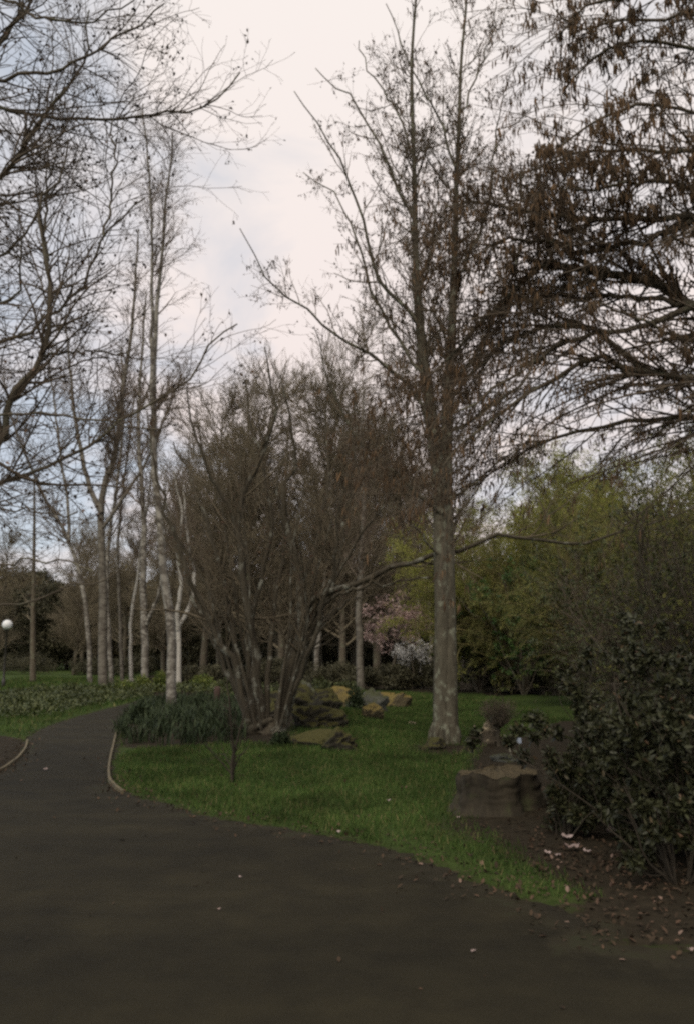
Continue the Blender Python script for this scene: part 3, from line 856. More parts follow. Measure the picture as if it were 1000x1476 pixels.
birch_tree('birch_tree', [([(249, 1026), (248, 960), (247, 900), (240, 860), (232, 760), (225, 680), (222, 600), (224, 480), (231, 400), (237, 330), (243, 255), (250, 190)], .5, 18, 2),
                          ([(222, 590), (219, 500), (220, 400), (220, 340), (213, 230), (205, 150)], -.6, 8, 2)], 26,
           'tallest white barked birch rising from the strap leaved bed by the path', M['birch'], 'birches left of the path bend', .42, 2.8, (.8, 2.4), .005, 500)
YF = 46
birch_tree('birch_tree', [([(150, 990), (149, 900), (148, 832), (146, 727), (155, 684), (169, 646), (178, 560), (190, 480), (196, 400), (200, 330)], .5, 17, 2),
                          ([(147, 740), (134, 715), (120, 663), (108, 600), (100, 520), (95, 450)], 1.5, 10, 2),
                          ([(150, 760), (190, 700), (215, 660), (240, 600), (262, 540)], -1.5, 7, 2)], YF,
           'thick birch trunk forking into a wide V, in the clump left of the path', M['birch_grey'], 'birches left of the path bend', .4, 2.6, (1.4, 4), .009)
birch_tree('birch_tree', [([(131, 990), (130, 949), (123, 868), (113, 818), (92, 762), (70, 727), (46, 677), (20, 610), (5, 540)], .8, 9, 2),
                          ([(100, 780), (98, 720), (88, 660), (80, 590), (70, 520)], 1.5, 6, 2)], YF + 2,
           'birch leaning out to the left over the far lawn', M['birch'], 'birches left of the path bend', .35, 2.4, (1.4, 3.4), .009)
birch_tree('birch_tree', [([(161, 990), (157, 900), (154, 840), (160, 760), (172, 680), (178, 600), (176, 500)], 1, 9, 2)], YF + 3,
           'slim upright birch close behind the thick forked birch', M['birch'], 'birches left of the path bend', .4, 2.6, (1.2, 3), .009)
birch_tree('birch_tree', [([(177, 990), (176, 949), (173, 868), (170, 800), (176, 720), (186, 640), (196, 560)], 1, 7, 2)], YF + 5,
           'thin grey birch midway between the forked clump and the spotted trunk', M['birch_grey'], 'birches left of the path bend', .4, 2.4, (1.2, 3), .009)
birch_tree('birch_tree', [([(208, 992), (209, 940), (208, 880), (207, 832), (208, 760), (204, 680), (200, 600), (206, 500), (212, 420)], .5, 14, 2),
                          ([(212, 900), (222, 875), (231, 850), (236, 800), (250, 740)], -1, 7, 2)], YF - 4,
           'spotted birch trunk with a side stem forking right, just left of tallest birch', M['birch'], 'birches left of the path bend', .4, 2.6, (1.2, 3.2), .008)
birch_tree('birch_tree', [([(190, 990), (189, 930), (190, 885), (199, 832), (204, 780), (214, 720), (225, 640)], 1, 7, 2)], YF + 6,
           'slender birch with a bent white lower trunk behind the spotted birch', M['birch_white'], 'birches left of the path bend', .45, 2.4, (1.2, 3), .009)
birch_tree('birch_tree', [([(259, 988), (258, 930), (257, 903), (266, 893), (274, 875), (280, 850), (279, 820), (270, 770), (266, 700)], .3, 10, 2),
                          ([(257, 908), (256, 880), (262, 840), (256, 800), (262, 740), (250, 680)], -.8, 8, 2)], 42,
           'small bright white birch with a curved fork beside the tallest birch', M['birch_white'], 'birches left of the path bend', .5, 2.6, (.8, 2), .008)
# centre birches behind the rocks
for pts, Yb, mt, lb in (([(520, 997), (519, 960), (518, 920), (517, 880), (520, 800), (524, 720), (520, 640), (524, 560)], 38, 'birch_grey', 'stout grey birch rising behind the mossy rocks, in front of the hedge'),
                        ([(456, 985), (457, 940), (461, 905), (468, 840), (474, 760), (478, 680)], 46, 'birch', 'pale birch seen through the right stems of the shrubby tree'),
                        ([(490, 985), (490, 940), (491, 905), (494, 840), (490, 760), (496, 680)], 54, 'birch', 'slim birch at the left end of the dark hedge'),
                        ([(605, 985), (603, 940), (600, 895), (601, 850), (598, 780), (604, 700)], 50, 'birch_white', 'very white birch trunk beside the blossom, left of the alder'),
                        ([(577, 985), (576, 930), (574, 860), (578, 780), (570, 700)], 60, 'birch_grey', 'dull grey birch standing behind the pink blossom'),
                        ([(622, 985), (621, 930), (619, 880), (612, 800), (610, 720)], 46, 'birch_grey', 'grey birch half hidden behind the alder trunk')):
    wpx = {38: 14, 46: 10, 54: 7, 50: 7, 60: 6}[Yb]
    birch_tree('birch_tree', [(pts, .5, wpx, 2)], Yb, lb, M[mt], 'birches behind the lawn', .35, 2.2, (1, 3), .009)

# --- slim dark tree on the far lawn
x, y = gnd(48, 984)
B = np.array([x, y, h1(x, y) - .05])
root = thing('slim_tree', B, 'straight slim dark trunk standing alone on the far lawn', 'tree')
tr = limb([(48, 985), (48, 900), (49, 840), (50, 760), (50, 690)], y, 0, 9, 2, 16)
g = Geo(); tube(g, *tr, S=8); g.build('trunk', M['dark_bark'], root, B)
a = spawn(tr, 5, .3, 1, 1.1, (.8, 2.4), 7, (0, 0, .04), .1, .3, .009, .4, .6)
b = spawn(a, 3.5, .15, 1, .7, (.3, .9), 5, (0, 0, 0), .14, .6, .007, .6)
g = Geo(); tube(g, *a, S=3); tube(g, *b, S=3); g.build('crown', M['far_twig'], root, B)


# --- bare woodland trees behind
def bare_tree(Hh, seed, label, loc, group, rmin=.012):
    root = thing('bare_tree', loc, label, 'tree', group)
    n = 22
    P = np.zeros((1, n, 3)); d = np.array([0, 0, 1.0])
    for k in range(1, n):
        d = nrm(d + rng.normal(size=3) * .06 + [0, 0, .08]); P[0, k] = P[0, k - 1] + d * Hh / n
    T = (P, np.linspace(.26, .03, n)[None])
    g = Geo(); tube(g, *T, S=8); g.build('trunk', M['dark_bark'], root)
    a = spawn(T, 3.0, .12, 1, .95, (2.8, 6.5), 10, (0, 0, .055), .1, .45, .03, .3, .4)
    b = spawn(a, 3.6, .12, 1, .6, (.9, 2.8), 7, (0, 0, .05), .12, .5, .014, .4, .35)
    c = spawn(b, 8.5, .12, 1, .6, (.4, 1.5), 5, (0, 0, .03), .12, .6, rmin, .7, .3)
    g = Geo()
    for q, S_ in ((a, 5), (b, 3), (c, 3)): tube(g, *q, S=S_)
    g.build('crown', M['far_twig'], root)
    return root


bt = [(-6.5, 62, 16), (-11.5, 70, 18), (-2.0, 66, 17), (2.2, 60, 16.5), (6.0, 64, 16), (-16, 84, 17), (-8.5, 58, 13), (0.4, 56, 14), (10.5, 72, 16), (-4.2, 54, 13.5), (4.6, 78, 18), (-19.5, 76, 14), (-31, 96, 15), (14.5, 62, 13), (-1.0, 84, 19), (-26, 110, 15), (-13.5, 64, 15), (-5.2, 48, 18), (-1.6, 50, 18.5), (1.6, 47, 16.5), (-8.6, 52, 17), (3.6, 52, 17), (-3.6, 47, 14.5), (-.2, 46, 14), (-27, 88, 14), (-22, 70, 12), (-34, 84, 13)]
bl = ['bare tree rising in the gap above the white forked birch', 'tall bare tree behind the spotted birch', 'tall bare tree behind the middle of the shrubby tree',
      'bare tree between the shrubby tree and the alder', 'bare tree close behind the alder trunk', 'bare tree behind the forked birch clump',
      'lower bare tree behind the left stems of the shrubby tree', 'lower bare tree behind the right stems of the shrubby tree', 'bare tree showing faintly above the willow, right of alder',
      'low spreading bare tree behind the base of the shrubby tree', 'tallest bare tree behind the pink blossom', 'bare tree behind the birch that leans left', 'bare tree at the far left beyond the lawn, by the lamp',
      'bare tree among the yellowing willows at right', 'most distant bare tree behind the stout grey birch', 'bare tree far behind the slim trunk on the lawn', 'bare tree behind the slim upright birch', 'bare tree whose crown stands over the left half of the shrubby tree', 'bare tree whose crown stands over the right half of the shrubby tree',
      'bare tree directly left of the stout grey birch', 'bare tree right behind the white forked birch and post', 'bare tree between the stout grey birch and the white birch trunk',
      'short dense bare tree behind the left stems, close to the strap leaved bed', 'short dense bare tree behind the rock mound', 'hazy bare tree between the lamp and the slim trunk', 'bare tree between the slim trunk and the leaning birch', 'bare tree past the left side of the lamp']
variants = []
for q, (x, y, hh) in enumerate(bt):
    loc = (x, y, h1(x, y) - .1)
    if q < 3:
        variants.append((bare_tree(hh, q, bl[q], loc, 'bare trees of the wood behind'), hh))
    else:
        v, vh = variants[q % 3]
        copy_thing(v, loc, rng.uniform(0, 6.28), hh / vh, bl[q])


# --- dense dark trees and shrubs at the back of the wood
def dense_tree(name, label, cat_, loc, rad, z0, n, size, matl, group=None, nl=60, lump=(.22, .45), tw=.14, asp=.55):
    root = thing(name, loc, label, cat_, group)
    top = z0 + rad[2] * 2
    if z0 > .3 or tw > .1:
        P = np.zeros((1, 8, 3)); P[0, :, 2] = np.linspace(-.1, z0 + rad[2] * 1.3, 8); P[0, 1:, :2] += rng.normal(size=(7, 2)) * .1
        T = (P, np.linspace(tw, tw * .35, 8)[None])
        g = Geo(); tube(g, *T, S=7)
        L = spawn(T, 1.6, .3, .95, .8, (rad[0] * .5, rad[0]), 6, (0, 0, .08), .1, .5, .02, .3)
        tube(g, *L, S=4)
        g.build('trunk', M['dark_bark'], root)
    g = Geo()
    p, li = clump_cloud((0, 0, z0 + rad[2]), rad, n, nl, lump)
    p = p[p[:, 2] > .03]
    tone = rng.random(nl)
    cards(g, p, size, asp, 0, np.clip(rng.random(len(p)) * .7 + .3 * rng.random(len(p)), 0, 1))
    g.build('crown', matl, root)
    return root


dk = [(-33, 92, 6, 5.2, 'ever', 'dark rounded evergreen beyond the far lawn, next to the lamp'), (-25.5, 98, 6.5, 6.2, 'brownfol', 'tall brownish dense tree beyond the far lawn'),
      (-42, 104, 7, 5.5, 'brownfol', 'wide brownish tree at the far left horizon'), (-18.5, 92, 5.5, 5.6, 'ever', 'dark evergreen behind the leaning birch'), (-12.5, 84, 5.5, 5.0, 'brownfol', 'dense brown tree behind the spotted birch'),
      (-7.5, 74, 5, 4.6, 'ever', 'dark evergreen behind the white forked birch'), (-2.5, 76, 5.5, 5.6, 'brownfol', 'dense brown tree behind the shrubby tree'), (2.4, 72, 5, 5.0, 'ever', 'dark evergreen behind the grey birches at centre'),
      (7.2, 70, 4.6, 4.8, 'brownfol', 'dense brown tree behind the alder'), (12.5, 60, 4.5, 4.0, 'ever', 'dark evergreen low behind the willows')]
dk += [(-62, 120, 9, 6, 'ever', 'farthest dark tree mass seen left of the lamp'), (-48, 128, 9, 6.5, 'ever', 'far dark tree behind the lamp globe'), (-36, 124, 8, 6, 'ever', 'far dark tree behind the slim trunk'), (-24, 120, 8, 6, 'ever', 'far dark tree behind the leaning birch'),
       (-13, 112, 8, 6, 'ever', 'far dark tree behind the spotted birch'), (-3, 108, 8, 6, 'brownfol', 'far brown tree behind the shrubby tree'), (7, 104, 8, 6, 'ever', 'far dark tree behind the pink blossom'), (18, 96, 8, 5, 'ever', 'far dark tree right of the alder'), (29, 90, 8, 5, 'ever', 'far dark tree behind the willows'), (40, 84, 8, 5, 'ever', 'far dark tree at the right edge behind the willows'),
       (-29.3, 102, 7, 6, 'ever', 'dark evergreen filling the gap between the slim trunk and the leaning birch'), (-10, 66, 3.6, 3, 'ever', 'small dark evergreen between the tallest birch and the spotted birch'), (-4.6, 60, 3.6, 3.2, 'ever', 'small dark evergreen low behind the left stems'), (.2, 62, 3.8, 3.2, 'ever', 'small dark evergreen low behind the right stems'), (3.2, 60, 3.4, 3, 'ever', 'small dark evergreen behind the slim birch by the hedge')]
first = {}
for x, y, r, hz, mt, lb in dk:
    loc = (x, y, h1(x, y) - .1)
    if mt not in first:
        first[mt] = (dense_tree('dense_tree', lb, 'tree', loc, (r, r * .8, hz), -.4, 42000, .30, M[mt], 'dense trees at the back', 90, (.2, .42), .22), r)
    else:
        v, vr = first[mt]; c_ = copy_thing(v, loc, rng.uniform(0, 6.28), 1, lb)
        c_.scale = (r / vr, r / vr, r / vr)
# hedge and low evergreens along the back of the lawn
for x, y, r, hz, lb in ((1.6, 40.5, 1.9, .62, 'dark clipped shrub left of the alder, at the back of the lawn'), (3.4, 41, 1.8, .66, 'dark shrub behind the alder at the back of the lawn'),
                        (6.2, 38, 2.1, .75, 'dark low shrub right of the alder trunk'), (9.4, 37, 2.2, .8, 'dark low shrub behind the small round bush'), (-.6, 43, 1.7, .6, 'dark low shrub behind the rocks, left of the stout birch'),
                        (-7.2, 43, 2.0, .55, 'dark low shrub behind the white forked birch'), (-14.6, 60, 2.0, .8, 'dark low shrub behind the forked birch clump'), (-20.5, 70, 2.8, .8, 'low dark bush on the far lawn'),
                        (-27.5, 74, 3.2, .9, 'wide low dark bush at far left of the far lawn'), (-3.4, 45, 2.2, .8, 'dark low shrub seen between the stems of the shrubby tree')):
    loc = (x, y, h1(x, y) - .05)
    dense_tree('evergreen_shrub', lb, 'shrub', loc, (r, r * .6, hz), .05, 9000, .11, M['ever'], 'low dark shrubs behind the lawn', 40, (.4, .8), .05)


# --- willows with new yellow-green leaf on the right
def willow(loc, Hh, label, matl, nleaf=52000, spread=1.0):
    root = thing('willow_tree', loc, label, 'tree', 'willows behind the lawn on the right')
    n = 10
    P = np.zeros((3, n, 3)); d = nrm(rng.normal(size=(3, 3)) * .3 * spread + [0, 0, 1])
    for k in range(1, n):
        d = nrm(d + rng.normal(size=(3, 3)) * .1); P[:, k] = P[:, k - 1] + d * Hh * .62 / n
    T = (P, np.tile(np.linspace(.2, .05, n), (3, 1)))
    g = Geo(); tube(g, *T, S=7); g.build('trunk', M['dark_bark'], root)
    a = spawn(T, 3.0, .2, 1, .7, (1.8 * spread, 4.0 * spread), 9, (0, 0, .07), .12, .5, .02, .3, .15)
    b = spawn(a, 3.2, .1, 1, .7, (.8, 2.2), 8, (0, 0, -.04), .12, .5, .01, .4, .3)
    c = spawn(b, 3.4, .15, 1, .6, (.4, 1.3), 6, (0, 0, -.16), .12, .6, .007, .7, .3)
    g = Geo()
    for q, S_ in ((a, 4), (b, 3), (c, 3)): tube(g, *q, S=S_)
    p, _ = points_on(c, nleaf, .1, 1); p = p + rng.normal(size=p.shape) * .08
    p = p[p[:, 2] > .1]
    cards(g, p, .10, .36, 1)
    g.build('crown', [M['willow_twig'], matl], root)
    return root


for px, Yw, hh, mt, lb, nl in ((930, 33, 9.3, 'willow', 'tallest yellow green willow near the right edge', 60000), (1030, 30, 9.6, 'willow_dull', 'willow cut off by the right edge', 52000),
                               (800, 36, 8.6, 'willow', 'yellow green willow in the middle of the right hand trees', 60000), (790, 40, 7.2, 'willow_dull', 'dull olive willow just right of the alder trunk', 46000),
                               (865, 42, 11.5, 'willow_dull', 'olive willow behind the yellow green ones', 52000), (990, 24, 6.2, 'willow_dull', 'nearest low olive willow at the right edge', 42000),
                               (855, 26, 5.2, 'willow_dull', 'low olive willow above the dark thicket', 42000),
                               (800, 44, 7.4, 'willow_dull', 'olive willow just showing past the right side of the alder trunk', 46000), (790, 35, 6.0, 'willow_dull', 'olive willow behind the fresh green shrub', 46000), (770, 38, 4.6, 'willow_dull', 'low olive willow set back between the alder and the fresh green shrub', 36000)):
    c = at(px, 980, Yw); willow((c[0], Yw, h1(c[0], Yw) - .05), hh * 1.62, lb, M[mt], nl)


# --- leafy and bare shrubs on the right side
def twiggy_shrub(name, loc, n, tilt, ln, label, group=None, leafm=None, nleaf=0, lsize=.05, r0=.018, rmin=.003, dens=(3, 4, 4), sm='dark_bark', cat_='shrub', up=.02, asp=.45, K=12, red=False, trunk_h=0.0):
    twm = 'sapling' if sm == 'sapling' else 'twig'
    root = thing(name, loc, label, cat_, group)
    az = rng.uniform(0, 6.283, n); tl_ = rng.uniform(*tilt, n); L = rng.uniform(*ln, n)
    P = np.zeros((n, K, 3)); P[:, 0] = np.stack([np.cos(az) * .06, np.sin(az) * .06, 0 * az + trunk_h], 1)
    d = nrm(np.stack([np.cos(az) * np.sin(tl_), np.sin(az) * np.sin(tl_), np.cos(tl_)], 1))
    for k in range(1, K):
        d = nrm(d + rng.normal(size=(n, 3)) * .1 + [0, 0, up]); P[:, k] = P[:, k - 1] + d * (L / (K - 1))[:, None]
    S = (P, np.linspace(r0, r0 * .3, K)[None] * rng.uniform(.6, 1.2, (n, 1)))
    g = Geo(); tube(g, *S, S=6)
    if trunk_h:
        tk = np.zeros((1, 5, 3)); tk[0, :, 2] = np.linspace(-.05, trunk_h + .05, 5); tk[0, :, 0] = [0, .01, -.01, .01, 0]
        tube(g, tk, np.array([[.05, .04, .035, .035, .03]]), 8)
    g.build('stems', M[sm], root)
    ml = float(np.mean(ln))
    a = spawn(S, dens[0], .08, 1, .7, (.2 * ml, .5 * ml), 7, (0, 0, .04), .14, .5, rmin * 1.4, .4, .3)
    b = spawn(a, dens[1], .15, 1, .7, (.1 * ml, .3 * ml), 5, (0, 0, .02), .15, .55, rmin, .6, .3)
    c = spawn(b, dens[2], .2, 1, .7, (.05 * ml, .15 * ml), 4, (0, 0, 0), .15, .6, rmin * .8, .7, .3)
    g = Geo()
    for q, S_ in ((a, 4), (b, 3), (c, 3)): tube(g, *q, S=S_)
    if nleaf:
        src = c if len(c[0]) else b
        p, dd = points_on(src, nleaf, .3, 1); p = p[p[:, 2] > .02] if trunk_h == 0 else p
        leaves(g, p, lsize, asp, 1, up=.25, jit=.02)
    g.build('crown', [M[twm], M[leafm] if leafm else M[twm]], root)
    return root


def gl_(px, py):
    x, y = gnd(px, py); return (x, y, h1(x, y) - .03)


def atl(px, Yd):
    x = (px - 500) / FPX * Yd * .986; return (x, Yd, h1(x, Yd) - .03)


twiggy_shrub('leafy_shrub', atl(752, 34), 14, (.1, .6), (3.4, 5.4), 'shrub in fresh bright green leaf right of the alder', leafm='fresh', nleaf=16000, lsize=.115, r0=.04, rmin=.005, dens=(2.6, 3.2, 2.5))
for px, Yd, lb, nl in ((905, 15.5, 'tall dark twiggy shrub in the middle of the right hand thicket', 3500), (985, 13.5, 'tall dark twiggy shrub at the right edge of the thicket', 3500), (850, 29, 'dark twiggy shrub at the left end of the thicket', 3500),
                       (900, 24, 'dark twiggy shrub at the back of the thicket', 3500), (1040, 11.5, 'dark twiggy shrub reaching in past the right edge', 2500)):
    twiggy_shrub('thicket_shrub', atl(px, Yd), 18, (.05, .5), (2.4, 3.9), lb, 'dark shrubs of the right hand thicket', 'cover' if px % 2 else 'willow_dull', int(nl * 2.8), .065, .022, .004, (4.5, 5, 3.5))
for px, Yd, rr, hz, lb in ((800, 35, 1.9, .9, 'dark low evergreen at the left foot of the thicket'), (900, 25, 1.6, .9, 'dark low evergreen under the middle of the thicket'), (1000, 16.5, 1.6, .9, 'dark low evergreen under the right end of the thicket')):
    dense_tree('evergreen_shrub', lb, 'shrub', atl(px, Yd), (rr, rr * .7, hz), .03, 12000, .09, M['ever'], 'dark evergreens under the thicket', 40, (.35, .7), .05)
for px, Yd, n_, ln, lm, lb in ((830, 30, 16, (3.2, 5.0), 'greenmix', 'rounded olive green shrub behind the strip of lawn right of the alder'), (905, 27, 16, (3.2, 4.8), 'greenmix', 'rounded olive green shrub at the middle of the thicket'),
                               (975, 22, 16, (3.0, 4.6), 'greenmix', 'rounded olive green shrub at the right end of the thicket'), (690, 37, 12, (2.4, 3.6), 'greenmix', 'low olive green shrub beside the alder trunk')):
    twiggy_shrub('leafy_shrub', atl(px, Yd), n_, (.05, .7), ln, lb, 'olive green shrubs behind the lawn', leafm=lm, nleaf=17000, lsize=.11, r0=.04, rmin=.005, dens=(2.6, 3.2, 2.5))
# big glossy leaved shrub in the right foreground
for px, Yd, n, ln, lb, nl in ((905, 7.5, 18, (.75, 1.3), 'large glossy dark leaved shrub right of the stump', 5200), (985, 6.9, 14, (.8, 1.35), 'glossy dark leaved shrub cut by the right edge', 4200), (852, 8.3, 10, (.4, .7), 'smaller glossy dark shrub directly behind the stump', 2000),
                              (950, 9.6, 12, (.9, 1.5), 'glossy dark leaved shrub at the rear of the foreground group', 3600), (835, 8.9, 12, (.6, .95), 'glossy dark shrub in the second row, right behind the plant label', 2400), (800, 7.7, 9, (.3, .5), 'low glossy dark shrub touching the right side of the stump', 1100), (960, 6.3, 9, (.4, .65), 'low glossy dark shrub nearest the lower right corner', 1200), (1030, 8.6, 16, (.95, 1.45), 'tallest glossy dark shrub, at the right edge behind the others', 4600)):
    twiggy_shrub('glossy_shrub', atl(px, Yd), int(n * 1.7), (.05, 1.05), (ln[0] * .75, ln[1] * 1.2), lb, 'glossy dark shrubs by the stump', 'rhodo', int(nl * 4.2), .062, .011, .0025, (5, 8, 6), sm='sapling', up=.03, asp=.4)

# --- small round bush on a short trunk, with a cane
B = gl_(718, 1082)
root = twiggy_shrub('round_bush', B, 150, (.0, .95), (.34, .5), 'small domed red brown bush on a short stem beside the pale rock', None, None, 0, .03, .005, .002, (9, 8, 0), 'hazel', 'bush', .05, trunk_h=.34)
p0 = np.array(gl_(740, 1098)); q = np.array([[p0 + [0, 0, -.03], p0 + [-.05, .1, .17], p0 + [-.10, .2, .36]]])
g = Geo(); tube(g, q - p0, np.full((1, 3), .012), 6); o = g.build('cane', M['cane']); o.location = p0
tag(o, 'pale leaning cane stuck in the soil below the round bush', 'cane')
# white plant label
p0 = np.array(gl_(748, 1086)); g = Geo()
def boxv(c, s):
    c = np.asarray(c, float); s = np.asarray(s, float) / 2
    V = np.array([[x, y, z] for x in (-1, 1) for y in (-1, 1) for z in (-1, 1)]) * s + c
    return V, np.array([[0, 1, 3, 2], [4, 6, 7, 5], [0, 4, 5, 1], [2, 3, 7, 6], [0, 2, 6, 4], [1, 5, 7, 3]])
root = thing('plant_label', p0, 'tiny bluish white plant label on a stick near the round bush', 'label')
g = Geo(); g.add(*boxv((0, 0, .06), (.012, .006, .2))); g.build('stake', M['cane'], root, smooth=False)
g = Geo(); g.add(*boxv((0, -.007, .15), (.07, .005, .09))); g.build('plate', M['label'], root, smooth=False)

# --- sapling on the lawn edge
twiggy_shrub('sapling', gl_(340, 1130), 2, (.02, .12), (1.1, 1.4), 'small dark sapling with twin stems on the lawn near the path', None, None, 0, .03, .02, .0026, (9, 8, 6), 'sapling', 'sapling', .04)

# ------------------------------------------------------------------ stump
p0 = np.array(gl_(715, 1180)); Yst = p0[1]
def smn(n):
    e = rng.normal(size=n)
    for _ in range(4): e = (np.roll(e, 1) + 2 * e + np.roll(e, -1)) / 4
    return e


root = thing('tree_stump', p0, 'old broad tree stump with a rough pale top edge beside the glossy shrub', 'stump')
nS, nK = 64, 22
th = np.arange(nS) * 2 * np.pi / nS
prof = .40 + .035 * np.sin(3 * th + .5) + .025 * np.sin(5 * th + 2) + .018 * np.sin(9 * th)
hts = np.linspace(-.06, 1, nK)
V = []
topz = .36 + .025 * np.sin(th + 2.4) + .022 * np.sin(2 * th + .4) + .012 * np.sin(5 * th) + .012 * rng.normal(size=nS)
e_ = .06 * smn(nS)
for k, hh in enumerate(hts):
    e_ = .8 * e_ + .035 * smn(nS)
    f = 1 + .22 * np.exp(-max(hh, 0) * 7) - .04 * hh + .012 * np.sin(th * 11 + hh * 4) + e_
    V.append(np.stack([prof * f * np.cos(th) * 1.02, prof * f * np.sin(th) * .85, np.where(hh < 0, hh, hh * topz)], 1))
V = np.array(V)
i = np.arange(nK - 1)[:, None] * nS; s = np.arange(nS)[None]
F = np.stack([i + s, i + (s + 1) % nS, i + nS + (s + 1) % nS, i + nS + s], -1).reshape(-1, 4)
g = Geo(); g.add(V.reshape(-1, 3), F); g.build('bark', M['stump'], root)
rings = [V[-1]]
for f, dz in ((.9, .006), (.7, .012), (.4, .04), (.12, .02), (.01, .03)):
    r_ = V[-1] * [f, f, 1]; r_[:, 2] += dz + .03 * smn(nS) * (f > .02); rings.append(r_)
Vt = np.array(rings); i = np.arange(5)[:, None] * nS
F = np.stack([i + s, i + (s + 1) % nS, i + nS + (s + 1) % nS, i + nS + s], -1).reshape(-1, 4)
g = Geo(); g.add(Vt.reshape(-1, 3) + [0, 0, .002], F); g.build('cut_top', M['stump_top'], root)


# ------------------------------------------------------------------ rocks
def rock(px, py, wpx, hpx, label, mt, deep=.8, sink=.25, seed=None):
    global rng
    rng = np.random.default_rng(zlib.crc32(label.encode()))
    x, y = gnd(px, py); s = y / FPX
    z = h1(x, y)
    bm = bmesh.new(); bmesh.ops.create_icosphere(bm, subdivisions=5, radius=1)
    V = np.array([v.co for v in bm.verts])
    ph = rng.uniform(0, 6.28, 18); dd = nrm(rng.normal(size=(18, 3)))
    r = np.ones(len(V))
    for q in range(18):
        fr = 1.2 + q * .9; r += (.15 / (1 + .42 * q)) * np.sin(fr * (V @ dd[q]) * 2 + ph[q])
    r += .012 * rng.normal(size=len(V))
    # a few flat facets
    for q in range(4):
        dn = nrm(rng.normal(size=3) + [0, 0, .3]); lim = rng.uniform(.6, .85)
        dist = (V @ dn) * r; r = np.where(dist > lim, r * (lim + .15 * (dist - lim)) / np.maximum(dist, 1e-3), r)
    wpx *= 1.18; hpx *= 1.35
    V = V * r[:, None] * [wpx * s * .5, wpx * s * .5 * deep, hpx * s * .75]
    V[:, 2] += hpx * s * (.75 - sink * 1.2) * .6
    for v, c in zip(bm.verts, V): v.co = c
    me = bpy.data.meshes.new('rock'); bm.to_mesh(me); bm.free()
    for p in me.polygons: p.use_smooth = True
    me.materials.append(M[mt])
    o = bpy.data.objects.new('rock', me); COL.objects.link(o); o.location = (x, y, z - .02)
    tag(o, label, 'rock', 'rocks on the lawn')


rock(428, 1044, 60, 26, 'low brown mossy rock right against the stems of the shrubby tree', 'moss_rock')
rock(452, 1062, 62, 26, 'broad yellow mossed rock in the middle of the mound', 'moss_rock')
rock(486, 1092, 42, 24, 'nearest dark rounded rock at the front of the mound', 'moss_rock')
rock(452, 1084, 64, 16, 'flat mossy slab at the foot of the mound', 'moss_rock')
rock(487, 1026, 48, 28, 'square rock with an orange mossed top behind the mound', 'gold_moss')
rock(442, 1020, 40, 28, 'grey lichened rock by the blue green plant', 'grey_rock')
rock(528, 1032, 42, 24, 'grey green rock below the stout birch', 'grey_rock')
rock(555, 1020, 36, 17, 'low rock with bright yellow moss left of a tan one', 'gold_moss')
rock(576, 1022, 34, 15, 'tan flat rock, rightmost of the mossy rocks at the back', 'gold_moss')
rock(537, 1047, 32, 14, 'small yellow topped rock alone on the grass', 'gold_moss')
rock(470, 1048, 36, 22, 'dark mossy rock half sunk in the right flank of the mound', 'moss_rock')
rock(592, 1049, 12, 4, 'tiny tan stone flat in the middle of the lawn', 'pale_rock')
rock(709, 1080, 26, 22, 'pale flat topped rock left of the round bush', 'pale_rock')
rock(724, 1100, 30, 9, 'low grey stone just behind the stump', 'grey_rock')
rock(625, 1084, 24, 14, 'dark mossy lump at the left foot of the alder', 'moss_rock')


# ------------------------------------------------------------------ herbaceous planting
def straps(g, xy, hgt, wid, mt=0, K=5, bend=.9):
    n = len(xy); z = H(xy[:, 0], xy[:, 1])
    p = np.c_[xy, z - .01]
    az = rng.uniform(0, 6.283, n); d = np.stack([np.cos(az), np.sin(az), 0 * az], 1); w = np.stack([-np.sin(az), np.cos(az), 0 * az], 1)
    hh = hgt * rng.uniform(.5, 1.25, n); be = bend * rng.uniform(.1, 1.0, n)
    t = np.linspace(0, 1, K)
    C = p[:, None] + np.stack([0 * t, 0 * t, 1 * t], 1)[None] * hh[:, None, None] * (1 - .35 * be[:, None, None] * t[None, :, None] ** 2) + d[:, None] * (be * hh)[:, None, None] * (t ** 2)[None, :, None] * .8
    W = wid * np.array([.8, 1, 1, .8, .15])[None, :, None] * rng.uniform(.7, 1.3, n)[:, None, None]
    V = np.stack([C - w[:, None] * W * .5, C + w[:, None] * W * .5], 2).reshape(-1, 3)
    b = np.arange(n)[:, None] * K * 2; k = np.arange(K - 1)[None] * 2
    F = np.stack([b + k, b + k + 1, b + k + 3, b + k + 2], -1).reshape(-1, 4)
    g.add(V, F, mt, np.repeat(rng.random(n), K - 1))


def in_poly(poly, n):
    lo, hi = poly.min(0), poly.max(0); out = np.zeros((0, 2))
    while len(out) < n:
        q = rng.uniform(lo, hi, (n * 2, 2)); out = np.concatenate([out, q[sdf(poly, q[:, 0], q[:, 1]) < 0]])
    return out[:n]


poly = smooth_poly(np.array([gnd(*p) for p in [(182, 1074), (172, 1050), (188, 1026), (228, 1012), (300, 1010), (355, 1018), (372, 1050), (350, 1080), (260, 1078)]]))
c_ = in_poly(poly, 420); c_ = np.repeat(c_, 13, 0) + rng.normal(size=(420 * 13, 2)) * .06
g = Geo(); straps(g, c_, .36, .02)
tag(g.build('strap_foliage', M['strap']), 'dark blue green strap leaves filling the bed round the birch', 'foliage', kind='stuff')
